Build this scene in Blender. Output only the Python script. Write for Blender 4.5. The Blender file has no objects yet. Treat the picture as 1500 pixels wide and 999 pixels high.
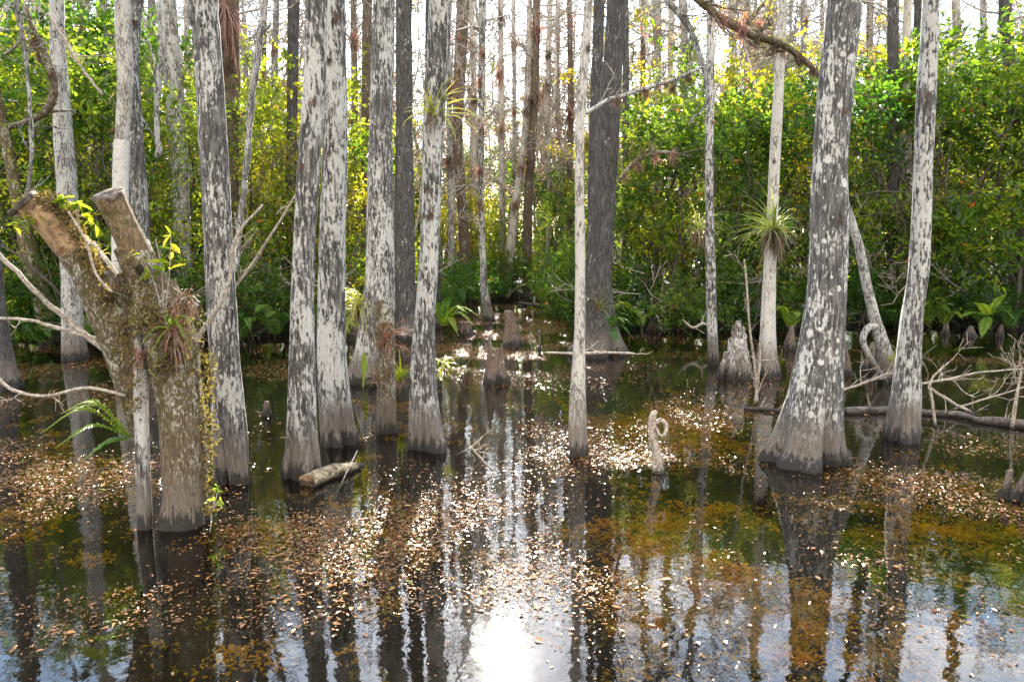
import bpy, math, random
import numpy as np
from mathutils import Vector
C = bpy.context.scene.collection
SC = bpy.context.scene
R = math.radians
rng = np.random.default_rng(7)
random.seed(7)

# ------------------------------------------------------------------ camera geometry
F, CX, CY, H = 1167.0, 750.0, 499.5, 2.4
PITCH = R(7.5)
CAM = np.array([0, 0, H])
UP = np.array([0, math.sin(PITCH), math.cos(PITCH)])
FW = np.array([0, math.cos(PITCH), -math.sin(PITCH)])

def ray(px, py):
    return np.array([(px - CX) / F, 0, 0]) - (py - CY) / F * UP + FW

def at(px, py, Y):
    d = ray(px, py)
    return CAM + d * (Y / d[1])

def depth(px, py, Y):
    return Y / ray(px, py)[1]

def gp(px, py, z=0.0):
    d = ray(px, py)
    return CAM + d * ((H - z) / -d[2])

def project(P):
    q = P - CAM
    x, u, w = q[:, 0], q @ UP, q @ FW
    return CX + F * x / w, CY - F * u / w

# ------------------------------------------------------------------ mesh helpers
def unit(a):
    return a / np.maximum(np.linalg.norm(a, axis=-1, keepdims=True), 1e-9)

def mesh(name, V, Fs, mat, smooth=True, tint=None):
    """V (n,3); Fs list of (m,k) int arrays; tint (n,) per-vertex value stored as attribute 'tint'"""
    if isinstance(Fs, np.ndarray):
        Fs = [Fs]
    Fs = [np.asarray(f, dtype=np.int32) for f in Fs if len(f)]
    me = bpy.data.meshes.new(name)
    me.vertices.add(len(V))
    me.vertices.foreach_set('co', np.asarray(V, dtype=np.float32).ravel())
    loops = np.concatenate([f.ravel() for f in Fs])
    tot = np.concatenate([np.full(len(f), f.shape[1], dtype=np.int32) for f in Fs])
    st = np.concatenate([[0], np.cumsum(tot)[:-1]]).astype(np.int32)
    me.loops.add(len(loops))
    me.loops.foreach_set('vertex_index', loops)
    me.polygons.add(len(tot))
    me.polygons.foreach_set('loop_start', st)
    me.polygons.foreach_set('loop_total', tot)
    me.polygons.foreach_set('use_smooth', np.full(len(tot), bool(smooth)))
    if tint is not None:
        a = me.attributes.new('tint', 'FLOAT', 'POINT')
        a.data.foreach_set('value', np.asarray(tint, dtype=np.float32))
    me.update(calc_edges=True)
    me.validate()
    if mat:
        me.materials.append(mat)
    return me

def obj(name, me, parent=None, loc=None):
    o = bpy.data.objects.new(name, me)
    C.objects.link(o)
    if parent is not None:
        o.parent = parent
    if loc is not None:
        o.location = [float(v) for v in loc]
    return o

def tag(o, label=None, cat=None, group=None, kind=None):
    if label: o['label'] = label
    if cat: o['category'] = cat
    if group: o['group'] = group
    if kind: o['kind'] = kind
    return o

def thing(name, label, cat, loc=(0, 0, 0), group=None, rz=0.0):
    o = bpy.data.objects.new(name, None)
    o.empty_display_size = 0.1
    C.objects.link(o)
    o.location = [float(v) for v in loc]
    o.rotation_euler = (0, 0, rz)
    return tag(o, label, cat, group)

def dup(root, loc, rz=0.0, sc=(1, 1, 1), label=None, group=None, rot=None):
    r = root.copy()
    C.objects.link(r)
    r.location = [float(v) for v in loc]
    r.rotation_euler = rot if rot is not None else (0, 0, rz)
    r.scale = sc
    if label: r['label'] = label
    if group: r['group'] = group
    for ch in list(root.children):
        c = ch.copy()
        C.objects.link(c)
        c.parent = r
        for g in list(ch.children):
            d = g.copy()
            C.objects.link(d)
            d.parent = c
    return r

def wipe(root):
    for ch in list(root.children):
        for g in list(ch.children):
            bpy.data.objects.remove(g)
        bpy.data.objects.remove(ch)
    bpy.data.objects.remove(root)

class MB:
    def __init__(s):
        s.V, s.F, s.T, s.n = [], {}, [], 0
    def add(s, V, Fs, t=0.5):
        if isinstance(Fs, np.ndarray): Fs = [Fs]
        for f in Fs:
            if len(f):
                f = np.asarray(f)
                s.F.setdefault(f.shape[1], []).append(f + s.n)
        s.V.append(V)
        s.T.append(np.full(len(V), t) if np.isscalar(t) else np.asarray(t))
        s.n += len(V)
        return s
    def mesh(s, name, mat, smooth=True):
        return mesh(name, np.concatenate(s.V), [np.concatenate(f) for f in s.F.values()], mat, smooth, np.concatenate(s.T))

def spline(P, n):
    """Catmull-Rom through the rows of P (any width), n samples"""
    P = np.asarray(P, dtype=float)
    if len(P) == 2:
        t = np.linspace(0, 1, n)[:, None]
        return P[0] * (1 - t) + P[1] * t
    Q = np.vstack([2 * P[0] - P[1], P, 2 * P[-1] - P[-2]])
    u = np.linspace(0, len(P) - 1 - 1e-9, n)
    i = u.astype(int)
    t = (u - i)[:, None]
    a, b, c, d = Q[i], Q[i + 1], Q[i + 2], Q[i + 3]
    return 0.5 * (2 * b + (c - a) * t + (2 * a - 5 * b + 4 * c - d) * t * t + (3 * b - a - 3 * c + d) * t ** 3)

def ringfaces(n, k):
    i = np.arange(n - 1)[:, None] * k
    j = np.arange(k)[None, :]
    j2 = (j + 1) % k
    return np.stack([i + j, i + j2, i + k + j2, i + k + j], -1).reshape(-1, 4)

def tube(P, r, k=5, cap=True):
    P = np.asarray(P, dtype=float)
    n = len(P)
    r = np.broadcast_to(np.asarray(r, dtype=float), (n,))
    T = unit(np.gradient(P, axis=0))
    ref = np.array([0.31, 0.12, 0.94]) if abs(T[:, 2]).mean() < 0.75 else np.array([0.95, 0.3, 0.05])
    A = unit(np.cross(T, ref))
    B = np.cross(T, A)
    th = np.arange(k) * 2 * math.pi / k
    V = P[:, None] + r[:, None, None] * (A[:, None] * np.cos(th)[None, :, None] + B[:, None] * np.sin(th)[None, :, None])
    Fs = [ringfaces(n, k)]
    if cap:
        Fs.append(np.arange(k)[None, ::-1])
        Fs.append((np.arange(k) + (n - 1) * k)[None])
    return V.reshape(-1, 3), Fs

class Noise:
    def __init__(s, seed, freq, octs=3):
        g = np.random.default_rng(seed)
        s.k = [unit(g.normal(size=(6, 3))) * freq * 2 ** o * g.uniform(0.7, 1.4, (6, 1)) for o in range(octs)]
        s.p = [g.uniform(0, 6.28, 6) for _ in range(octs)]
    def __call__(s, P):
        out = 0
        for o, (k, p) in enumerate(zip(s.k, s.p)):
            out = out + np.sin(P @ k.T + p).sum(-1) / 3.5 / 1.8 ** o
        return out

def leaves(pos, dr, nr, L, W, fold=0.12):
    """one folded ovate leaf per row: 6 verts, 2 quads"""
    dr = unit(dr)
    sd = unit(np.cross(nr, dr))
    nn = np.cross(dr, sd)
    L = np.broadcast_to(L, (len(pos),))[:, None]
    W = np.broadcast_to(W, (len(pos),))[:, None]
    V = np.stack([
        pos,
        pos + dr * L * .30 + sd * W * .46 + nn * W * fold * 1.6,
        pos + dr * L * .68 + sd * W * .38 + nn * W * fold,
        pos + dr * L - nn * L * .10,
        pos + dr * L * .68 - sd * W * .38 + nn * W * fold,
        pos + dr * L * .30 - sd * W * .46 + nn * W * fold * 1.6], 1).reshape(-1, 3)
    b = np.arange(len(pos))[:, None] * 6
    Fq = np.concatenate([b + np.array([0, 5, 4, 3]), b + np.array([0, 3, 2, 1])])
    return V, Fq

def blades(n, L, W, elev, droop, seed, spread=0.02, az=(0, 2 * math.pi), seg=6):
    """n strap leaves springing from the origin"""
    g = np.random.default_rng(seed)
    a = g.uniform(az[0], az[1], n)
    e = R(1) * g.uniform(elev[0], elev[1], n)
    l = L * g.uniform(.5, 1.1, n) * (1 + .28 * np.cos(a - g.uniform(0, 6.28)))
    w = W * g.uniform(.7, 1.2, n)
    dp = droop * g.uniform(.5, 1.4, n)
    t = np.linspace(0, 1, seg)[None, :]
    out = np.stack([np.cos(a), np.sin(a), 0 * a], -1)
    sd = np.stack([-np.sin(a), np.cos(a), 0 * a], -1)
    ang = e[:, None] - dp[:, None] * t ** 1.2
    dx = np.cos(ang) * l[:, None] / (seg - 1)
    dz = np.sin(ang) * l[:, None] / (seg - 1)
    x = np.concatenate([np.zeros((n, 1)), np.cumsum(dx, 1)[:, :-1]], 1)
    z = np.concatenate([np.zeros((n, 1)), np.cumsum(dz, 1)[:, :-1]], 1)
    P = out[:, None] * x[..., None] + np.array([0, 0, 1.]) * z[..., None] + g.normal(0, spread, (n, 1, 3))
    P = P + sd[:, None] * (g.normal(0, .12, (n, 1)) * l[:, None] * t ** 2)[..., None]
    ww = (w[:, None] * (1 - t ** 1.6) * np.minimum(1, .55 + 2 * t) + .0006)[..., None]
    nrm = out[:, None] * -np.sin(ang)[..., None] + np.array([0, 0, 1.]) * np.cos(ang)[..., None]
    Vl = P + sd[:, None] * ww * .5 + nrm * ww * .18
    Vr = P - sd[:, None] * ww * .5 + nrm * ww * .18
    V = np.stack([Vl, P, Vr], 2).reshape(-1, 3)
    b = (np.arange(n) * seg * 3)[:, None, None] + (np.arange(seg - 1) * 3)[None, :, None]
    q1 = (b + np.array([0, 1, 4, 3])).reshape(-1, 4)
    q2 = (b + np.array([1, 2, 5, 4])).reshape(-1, 4)
    tint = np.repeat(g.uniform(0, 1, n), seg * 3)
    return V, np.concatenate([q1, q2]), tint

def frond(P, pin, pw, npair, seed, up=np.array([0, 0, 1.])):
    """fern frond: rachis along P (points), pinnae of length pin; returns MB"""
    g = np.random.default_rng(seed)
    m = MB()
    S = spline(P, npair + 4)
    V, Fs = tube(S, np.linspace(.006, .002, len(S)), 4)
    m.add(V, Fs, .3)
    T = unit(np.gradient(S, axis=0))
    sd = unit(np.cross(T, up))
    t = np.linspace(0, 1, len(S))
    ln = pin * np.sin(np.clip(t * .93 + .12, 0, 1) * math.pi) ** .6 * (1 - .35 * t)
    for s in (1, -1):
        i = np.arange(2, len(S))
        d = sd[i] * s + T[i] * .35 + np.array([0, 0, -.18]) + g.normal(0, .07, (len(i), 3))
        V, Fq = leaves(S[i], d, np.cross(d, T[i]) * -s + g.normal(0, .1, (len(i), 3)), np.maximum(ln[i], .015), pw, .08)
        m.add(V, Fq, np.repeat(g.uniform(.3, .9, len(i)), 6))
    return m

# ------------------------------------------------------------------ materials
def newmat(name):
    m = bpy.data.materials.new(name)
    m.use_nodes = True
    nt = m.node_tree
    nt.nodes.clear()
    return m, nt

class NT:
    def __init__(s, nt): s.nt = nt
    def n(s, t, **kw):
        x = s.nt.nodes.new(t)
        for k, v in kw.items():
            setattr(x, k, v)
        return x
    def l(s, a, b): s.nt.links.new(a, b)
    def val(s, node, key, v):
        if hasattr(v, 'is_output'): s.l(v, node.inputs[key])
        else: node.inputs[key].default_value = v
    def noise(s, vec, scale, detail=4, rough=.55, dist=0.0):
        x = s.n('ShaderNodeTexNoise')
        s.l(vec, x.inputs['Vector'])
        x.inputs['Scale'].default_value = scale
        x.inputs['Detail'].default_value = detail
        x.inputs['Roughness'].default_value = rough
        x.inputs['Distortion'].default_value = dist
        return x.outputs['Fac']
    def math(s, op, a, b=0.0, clamp=False):
        x = s.n('ShaderNodeMath', operation=op, use_clamp=clamp)
        s.val(x, 0, a); s.val(x, 1, b)
        return x.outputs[0]
    def ramp(s, fac, lo, hi, a=0.0, b=1.0):
        x = s.n('ShaderNodeMapRange')
        x.interpolation_type = 'SMOOTHSTEP'
        s.val(x, 0, fac); s.val(x, 1, lo); s.val(x, 2, hi); s.val(x, 3, a); s.val(x, 4, b)
        return x.outputs[0]
    def mix(s, fac, a, b, blend='MIX'):
        x = s.n('ShaderNodeMix', data_type='RGBA', blend_type=blend)
        s.val(x, 0, fac)
        s.val(x, 6, a if hasattr(a, 'is_output') else (*a, 1))
        s.val(x, 7, b if hasattr(b, 'is_output') else (*b, 1))
        return x.outputs[2]
    def scaled(s, vec, sc):
        x = s.n('ShaderNodeMapping')
        s.l(vec, x.inputs[0])
        x.inputs['Scale'].default_value = sc
        return x.outputs[0]

def bark(name, amount=.5, dark=(.030, .027, .025), mid=(.125, .115, .105), lichen=(.53, .515, .48), spots=0.0, scale=8.0,
         moss=0.0, stain=.55, bump=.7, tone2=(.19, .175, .16), tone3=(.25, .235, .215)):
    m, nt = newmat(name)
    g = NT(nt)
    tc = g.n('ShaderNodeTexCoord').outputs['Object']
    oi = g.n('ShaderNodeObjectInfo').outputs['Random']
    off = g.n('ShaderNodeVectorMath', operation='ADD')
    g.l(tc, off.inputs[0])
    cmb = g.n('ShaderNodeCombineXYZ')
    g.l(g.math('MULTIPLY', oi, 37.0), cmb.inputs[0]); g.l(g.math('MULTIPLY', oi, 91.0), cmb.inputs[2])
    g.l(cmb.outputs[0], off.inputs[1])
    P = off.outputs[0]
    Pv = g.scaled(P, (1, 1, .48))
    Pf = g.scaled(P, (1, 1, .16))
    wz = g.n('ShaderNodeSeparateXYZ')
    geo = g.n('ShaderNodeNewGeometry')
    g.l(geo.outputs['Position'], wz.inputs[0])
    z = wz.outputs[2]
    # fissured bark
    fis = g.noise(Pf, scale * 5, 6, .65, .4)
    fine = g.noise(Pv, scale * 7, 8, .7)
    col = g.mix(g.ramp(fis, .35, .68), dark, mid)
    col = g.mix(g.ramp(fine, .5, .8, 0, .5), col, tone2)
    silver = g.noise(Pf, scale * 2.6, 7, .7, .3)
    col = g.mix(g.ramp(silver, .50, .60, 0, .75), col, tone3)
    # lichen crusts
    l1 = g.noise(Pv, scale * 3.6, 10, .80, .3)
    l2 = g.noise(Pv, scale * .45, 4, .6)
    l3 = g.noise(Pf, scale * 5.0, 6, .65)
    s = g.math('ADD', g.math('MULTIPLY', l1, .55), g.math('ADD', g.math('MULTIPLY', l2, .42), g.math('MULTIPLY', l3, .46)))
    th = g.math('ADD', .715 + (.5 - amount) * .34 - .03, g.math('MULTIPLY', oi, .06))
    lm = g.ramp(s, g.math('SUBTRACT', th, .012), g.math('ADD', th, .03))
    if spots > 0:
        vo = g.n('ShaderNodeTexVoronoi')
        g.l(g.scaled(P, (1, 1, .8)), vo.inputs['Vector'])
        vo.inputs['Scale'].default_value = scale * 1.25
        wob = g.math('ADD', vo.outputs['Distance'], g.math('MULTIPLY', g.math('SUBTRACT', fine, .5), .5))
        rnd = g.n('ShaderNodeSeparateColor')
        g.l(vo.outputs['Color'], rnd.inputs[0])
        rad = g.math('MULTIPLY', g.math('MULTIPLY', g.ramp(rnd.outputs[0], 1 - spots, 1.0), g.ramp(l2, .30, .50)), .46)
        sp = g.ramp(g.math('SUBTRACT', wob, rad), .02, -.03)
        lm = g.math('MAXIMUM', lm, sp)
    lcol = g.mix(g.ramp(fine, .3, .75), [c * .78 for c in lichen], lichen)
    lcol = g.mix(g.ramp(l3, .62, .75, 0, .35), lcol, (.42, .38, .36))
    # stain from high water
    edge = g.math('MULTIPLY', g.math('SUBTRACT', g.noise(Pf, scale * 3.0, 5, .65), .5), .62)
    zz = g.math('ADD', z, edge)
    fade = g.ramp(zz, stain * .45, stain * 1.35)
    lm = g.math('MULTIPLY', lm, fade)
    col = g.mix(g.ramp(zz, stain * 1.1, stain * .35, 0, .75), col, (.145, .118, .098))
    col = g.mix(lm, col, lcol)
    # streaky pale wash over the old water line
    col = g.mix(g.math('MULTIPLY', g.ramp(g.noise(Pf, scale * 4, 5, .6), .5, .7), g.ramp(zz, stain * 1.3, stain * .5, 0, .55)), col, (.27, .24, .205))
    if moss > 0:
        mm = g.ramp(g.noise(P, scale * .9, 6, .65), .62 - moss * .25, .74 - moss * .25)
        mc = g.mix(g.noise(P, scale * 6, 4, .6), (.035, .03, .012), (.15, .12, .035))
        col = g.mix(g.math('MULTIPLY', mm, g.ramp(z, .3, 1.2)), col, mc)
    wet = g.ramp(zz, .17, .09)
    col = g.mix(g.math('MULTIPLY', wet, .9), col, (.012, .011, .010))
    b = g.n('ShaderNodeBsdfPrincipled')
    g.l(col, b.inputs['Base Color'])
    g.l(g.ramp(wet, 0, 1, .88, .6), b.inputs['Roughness'])
    b.inputs['Specular IOR Level'].default_value = .3
    h = g.math('ADD', g.math('MULTIPLY', g.math('ADD', fis, silver), .9), g.math('ADD', g.math('MULTIPLY', fine, .5), g.math('MULTIPLY', lm, .12)))
    bp = g.n('ShaderNodeBump')
    bp.inputs['Strength'].default_value = bump
    bp.inputs['Distance'].default_value = .065
    g.l(h, bp.inputs['Height'])
    g.l(bp.outputs[0], b.inputs['Normal'])
    o = g.n('ShaderNodeOutputMaterial')
    g.l(b.outputs[0], o.inputs[0])
    return m

def leafmat(name, stops, trans=.45, rough=.38, tmul=(1.9, 1.9, .8), spec=.5, vary=.25):
    """colour from the per-leaf 'tint' attribute through a ramp; thin leaf that lets light through"""
    m, nt = newmat(name)
    g = NT(nt)
    a = g.n('ShaderNodeAttribute', attribute_name='tint')
    oi = g.n('ShaderNodeObjectInfo').outputs['Random']
    f = a.outputs['Fac']
    cr = g.n('ShaderNodeValToRGB')
    cr.color_ramp.elements[0].position = stops[0][0]; cr.color_ramp.elements[0].color = (*stops[0][1], 1)
    cr.color_ramp.elements[1].position = stops[-1][0]; cr.color_ramp.elements[1].color = (*stops[-1][1], 1)
    for p, c in stops[1:-1]:
        e = cr.color_ramp.elements.new(p); e.color = (*c, 1)
    g.l(f, cr.inputs[0])
    hs = g.n('ShaderNodeHueSaturation')
    g.l(cr.outputs[0], hs.inputs['Color'])
    g.l(g.ramp(oi, 0, 1, .5 - .035 * vary * 4, .5 + .02 * vary * 4), hs.inputs['Hue'])
    g.l(g.ramp(oi, 0, 1, 1 + vary, 1 - vary), hs.inputs['Value'])
    b = g.n('ShaderNodeBsdfPrincipled')
    g.l(hs.outputs[0], b.inputs['Base Color'])
    b.inputs['Roughness'].default_value = rough
    b.inputs['Specular IOR Level'].default_value = spec
    o = g.n('ShaderNodeOutputMaterial')
    if trans > 0:
        t = g.n('ShaderNodeBsdfTranslucent')
        g.l(g.mix(1.0, hs.outputs[0], tmul, 'MULTIPLY'), t.inputs[0])
        mx = g.n('ShaderNodeMixShader')
        mx.inputs[0].default_value = trans
        g.l(b.outputs[0], mx.inputs[1]); g.l(t.outputs[0], mx.inputs[2])
        g.l(mx.outputs[0], o.inputs[0])
    else:
        g.l(b.outputs[0], o.inputs[0])
    return m

def woodmat(name, c1, c2, scale=20, rough=.85):
    m, nt = newmat(name)
    g = NT(nt)
    tc = g.n('ShaderNodeTexCoord').outputs['Object']
    a = g.noise(tc, scale, 8, .7, .6)
    c = g.noise(tc, scale * .25, 3, .5)
    col = g.mix(g.ramp(a, .35, .68), c1, c2)
    col = g.mix(g.ramp(c, .5, .75, 0, .5), col, [x * .45 for x in c1])
    wz = g.n('ShaderNodeSeparateXYZ')
    geo = g.n('ShaderNodeNewGeometry')
    g.l(geo.outputs['Position'], wz.inputs[0])
    zz = g.math('ADD', wz.outputs[2], g.math('MULTIPLY', g.math('SUBTRACT', a, .5), .12))
    wet = g.ramp(zz, .09, .02)
    col = g.mix(g.math('MULTIPLY', wet, .85), col, (.014, .012, .010))
    b = g.n('ShaderNodeBsdfPrincipled')
    g.l(col, b.inputs['Base Color'])
    b.inputs['Roughness'].default_value = rough
    b.inputs['Specular IOR Level'].default_value = .25
    bp = g.n('ShaderNodeBump')
    bp.inputs['Strength'].default_value = .7
    bp.inputs['Distance'].default_value = .015
    g.l(a, bp.inputs['Height'])
    g.l(bp.outputs[0], b.inputs['Normal'])
    o = g.n('ShaderNodeOutputMaterial')
    g.l(b.outputs[0], o.inputs[0])
    return m

M = {}
M['lich_hi'] = bark('lichen_bark_pale', .53, scale=8)
M['lich_md'] = bark('lichen_bark', .38, tone3=(.19, .18, .165), scale=9)
M['lich_lo'] = bark('dark_lichen_bark', .14, dark=(.026, .023, .022), mid=(.085, .078, .074), tone2=(.11, .10, .095), tone3=(.12, .112, .105), scale=9)
M['pale'] = bark('pale_smooth_bark', .64, lichen=(.54, .51, .455), dark=(.10, .085, .07), mid=(.30, .26, .22), scale=14, bump=.55)
M['spot'] = bark('spotted_bark', .38, spots=.6, dark=(.04, .037, .035), mid=(.14, .132, .125), tone3=(.19, .18, .17), lichen=(.62, .60, .55), scale=9)
M['grey'] = bark('grey_bark', .50, mid=(.24, .22, .20), tone2=(.28, .27, .25), scale=12)
M['brown'] = bark('brown_bark', .20, tone3=(.18, .13, .09), dark=(.05, .035, .025), mid=(.16, .115, .08), scale=10)
M['mossy'] = bark('mossy_bark', .40, dark=(.05, .034, .02), mid=(.19, .13, .08), tone3=(.22, .17, .115), lichen=(.52, .49, .40), moss=.62, scale=17, stain=.5, tone2=(.24, .18, .12))
M['stub'] = bark('stub_bark', .22, dark=(.07, .046, .026), mid=(.28, .185, .105), tone3=(.30, .21, .13), lichen=(.45, .42, .34), moss=.45, scale=15, stain=.5, tone2=(.30, .22, .15))
M['far'] = bark('hazed_bark', .62, dark=(.12, .10, .085), mid=(.32, .28, .24), lichen=(.58, .53, .46), scale=7, stain=.2)  # bark paled so the colour itself carries the haze on distant trunks
M['twig'] = woodmat('twig_wood', (.22, .19, .16), (.42, .38, .33), 30)
M['shrubwood'] = woodmat('shrub_stem_wood', (.05, .042, .034), (.15, .125, .10), 30)
M['dead'] = woodmat('bleached_wood', (.14, .11, .085), (.46, .40, .33), 34)
M['knee'] = bark('knee_wood', .20, tone3=(.20, .15, .115), dark=(.05, .034, .025), mid=(.20, .14, .105), lichen=(.55, .52, .48), scale=12, stain=.25)
M['shadeknee'] = bark('shaded_knee_wood', .05, tone3=(.07, .055, .042), dark=(.02, .016, .013), mid=(.075, .058, .045), scale=12, stain=.3, tone2=(.09, .07, .055))  # knee wood darkened in its colour to imitate the shade by the bank
M['cut'] = woodmat('cut_wood', (.12, .07, .035), (.46, .30, .17), 9)
M['cutface'] = woodmat('cut_face_wood', (.025, .018, .012), (.15, .115, .085), 22)
M['rot'] = woodmat('rotten_log_wood', (.07, .052, .034), (.40, .33, .22), 15)
M['wetlog'] = woodmat('wet_log_wood', (.05, .04, .034), (.17, .135, .115), 18)
GREEN = [(0, (.022, .060, .010)), (.35, (.050, .110, .014)), (.7, (.095, .155, .018)), (.95, (.17, .20, .022)), (.965, (.22, .12, .03)), (1, (.26, .09, .04))]
M['leaf'] = leafmat('shrub_leaves', GREEN, .68, .24, (4.6, 3.4, 1.2))
M['leafyellow'] = leafmat('yellow_green_shrub_leaves', [(0, (.05, .09, .012)), (.6, (.12, .16, .018)), (.95, (.22, .22, .028)), (1, (.26, .12, .04))], .62, .3, (4.0, 3.1, 1.1))
M['leafdark'] = leafmat('dark_shrub_leaves', [(0, (.014, .045, .010)), (.6, (.036, .090, .014)), (.95, (.075, .13, .018)), (1, (.25, .10, .04))], .64, .22, (5.0, 3.7, 1.3))
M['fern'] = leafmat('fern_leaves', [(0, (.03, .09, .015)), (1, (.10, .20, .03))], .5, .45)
M['fernlit'] = leafmat('bright_fern_leaves', [(0, (.09, .18, .02)), (1, (.19, .29, .035))], .55, .45)  # brighter copy of the fern leaves, sunlight put into the colour
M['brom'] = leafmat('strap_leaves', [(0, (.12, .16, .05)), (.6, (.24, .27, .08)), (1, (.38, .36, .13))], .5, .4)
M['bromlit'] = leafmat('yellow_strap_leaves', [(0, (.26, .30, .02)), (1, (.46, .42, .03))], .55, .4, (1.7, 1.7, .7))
M['air'] = leafmat('air_plant_leaves', [(0, (.16, .12, .085)), (.6, (.32, .24, .17)), (1, (.42, .23, .16))], .5, .6, (1.9, 1.5, 1.2))
M['red'] = leafmat('reddish_strap_leaves', [(0, (.22, .10, .06)), (.5, (.36, .17, .11)), (1, (.30, .26, .12))], .45, .5, (1.6, 1.2, 1.0))
M['flower'] = leafmat('red_flower_spike', [(0, (.45, .05, .03)), (1, (.60, .12, .06))], .4, .5, (1.3, 1, 1))
M['skirt'] = leafmat('dead_strap_leaves', [(0, (.07, .045, .03)), (1, (.22, .15, .10))], .3, .7, (1.3, 1.1, .9))
M['moss'] = leafmat('moss_tufts', [(0, (.05, .04, .02)), (.6, (.13, .10, .04)), (1, (.20, .20, .05))], .35, .8)
M['litter'] = leafmat('floating_leaf_litter', [(0, (.07, .032, .012)), (.35, (.20, .095, .032)), (.7, (.34, .175, .065)), (.88, (.46, .28, .13)), (.92, (.40, .19, .04)), (.96, (.16, .20, .03)), (1, (.12, .22, .03))], .15, .24, (1.2, 1.1, .8), .45)
M['weed'] = leafmat('waterweed', [(0, (.20, .20, .02)), (.5, (.58, .42, .03)), (1, (.78, .44, .03))], .5, .7, (1.25, 1.2, .6))

# ------------------------------------------------------------------ ground, water
def bank(x):
    x = np.asarray(x, dtype=float)
    s = lambda a, b, v: np.clip((v - a) / (b - a), 0, 1) ** 2 * (3 - 2 * np.clip((v - a) / (b - a), 0, 1))
    left = 17.6 + .5 * np.sin(x * .9)
    mid = 29.0
    right = 20.2 + .6 * np.sin(x * .7 + 1)
    wl = 1 - s(-3.6, -2.0, x)
    wr = s(1.6, 2.8, x)
    return left * wl + right * wr + mid * (1 - wl - wr)

xs = np.concatenate([[-400, -200, -100, -60], np.linspace(-40, 40, 161), [60, 100, 200, 400]])
ys = np.concatenate([[-200, -60, -20, -8], np.linspace(-2, 44, 116), [50, 60, 80, 120, 200, 400]])
X, Y = np.meshgrid(xs, ys)
N1 = Noise(3, 1.1, 3)
PZ = np.stack([X, Y, 0 * X], -1)
t = np.clip((Y - bank(X) + .5) / 2.0, 0, 1)
Z = -.55 + (.85) * t * t * (3 - 2 * t) + .07 * N1(PZ)
V = np.stack([X, Y, Z], -1).reshape(-1, 3)
nx, ny = len(xs), len(ys)
i = (np.arange(ny - 1)[:, None] * nx + np.arange(nx - 1)[None]).ravel()
gm, nt = newmat('swamp_mud')
g = NT(nt)
tc = g.n('ShaderNodeTexCoord').outputs['Object']
a = g.noise(tc, 2.2, 8, .65); b_ = g.noise(tc, 14, 6, .7)
col = g.mix(g.ramp(a, .4, .65), (.003, .0025, .002), (.011, .008, .004))
col = g.mix(g.ramp(b_, .5, .72, 0, .8), col, (.026, .017, .006))
bs = g.n('ShaderNodeBsdfPrincipled'); g.l(col, bs.inputs['Base Color']); bs.inputs['Roughness'].default_value = .9
bp = g.n('ShaderNodeBump'); bp.inputs['Strength'].default_value = .6; bp.inputs['Distance'].default_value = .06
g.l(b_, bp.inputs['Height']); g.l(bp.outputs[0], bs.inputs['Normal'])
o = g.n('ShaderNodeOutputMaterial'); g.l(bs.outputs[0], o.inputs[0])
gr = obj('ground', mesh('ground', V, np.stack([i, i + 1, i + nx + 1, i + nx], -1), gm))
tag(gr, 'dark muddy swamp bed rising to a low wooded bank', 'ground', kind='structure')

wm, nt = newmat('swamp_water')
g = NT(nt)
tc = g.n('ShaderNodeTexCoord').outputs['Object']
r1 = g.noise(tc, 2.6, 3, .5)
r2 = g.noise(tc, 17, 3, .55)
hh = g.math('ADD', g.math('MULTIPLY', r1, 1.0), g.math('MULTIPLY', r2, .10))
bp = g.n('ShaderNodeBump'); bp.inputs['Strength'].default_value = .06; bp.inputs['Distance'].default_value = .05
g.l(hh, bp.inputs['Height'])
fr = g.n('ShaderNodeFresnel'); fr.inputs['IOR'].default_value = 1.45; g.l(bp.outputs[0], fr.inputs['Normal'])
gl = g.n('ShaderNodeBsdfGlossy'); gl.inputs['Roughness'].default_value = .012; g.l(bp.outputs[0], gl.inputs['Normal'])
gl.inputs[0].default_value = (1, 1, 1, 1)
tr = g.n('ShaderNodeBsdfTransparent'); tr.inputs[0].default_value = (.86, .80, .60, 1)
mx = g.n('ShaderNodeMixShader'); g.l(fr.outputs[0], mx.inputs[0]); g.l(tr.outputs[0], mx.inputs[1])
g2 = g.n('ShaderNodeBsdfGlossy'); g2.inputs['Roughness'].default_value = .09; g.l(bp.outputs[0], g2.inputs['Normal']); g2.inputs[0].default_value = (1, 1, 1, 1)
mg = g.n('ShaderNodeMixShader'); mg.inputs[0].default_value = .025; g.l(gl.outputs[0], mg.inputs[1]); g.l(g2.outputs[0], mg.inputs[2]); g.l(mg.outputs[0], mx.inputs[2])
o = g.n('ShaderNodeOutputMaterial'); g.l(mx.outputs[0], o.inputs[0])
wv = np.array([[-60, -8, 0], [60, -8, 0], [60, 40, 0], [-60, 40, 0.]])
wt = obj('water', mesh('water', wv, np.array([[0, 1, 2, 3]]), wm))
tag(wt, 'still dark swamp water mirroring the trunks and sky', 'water', kind='structure')

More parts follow.
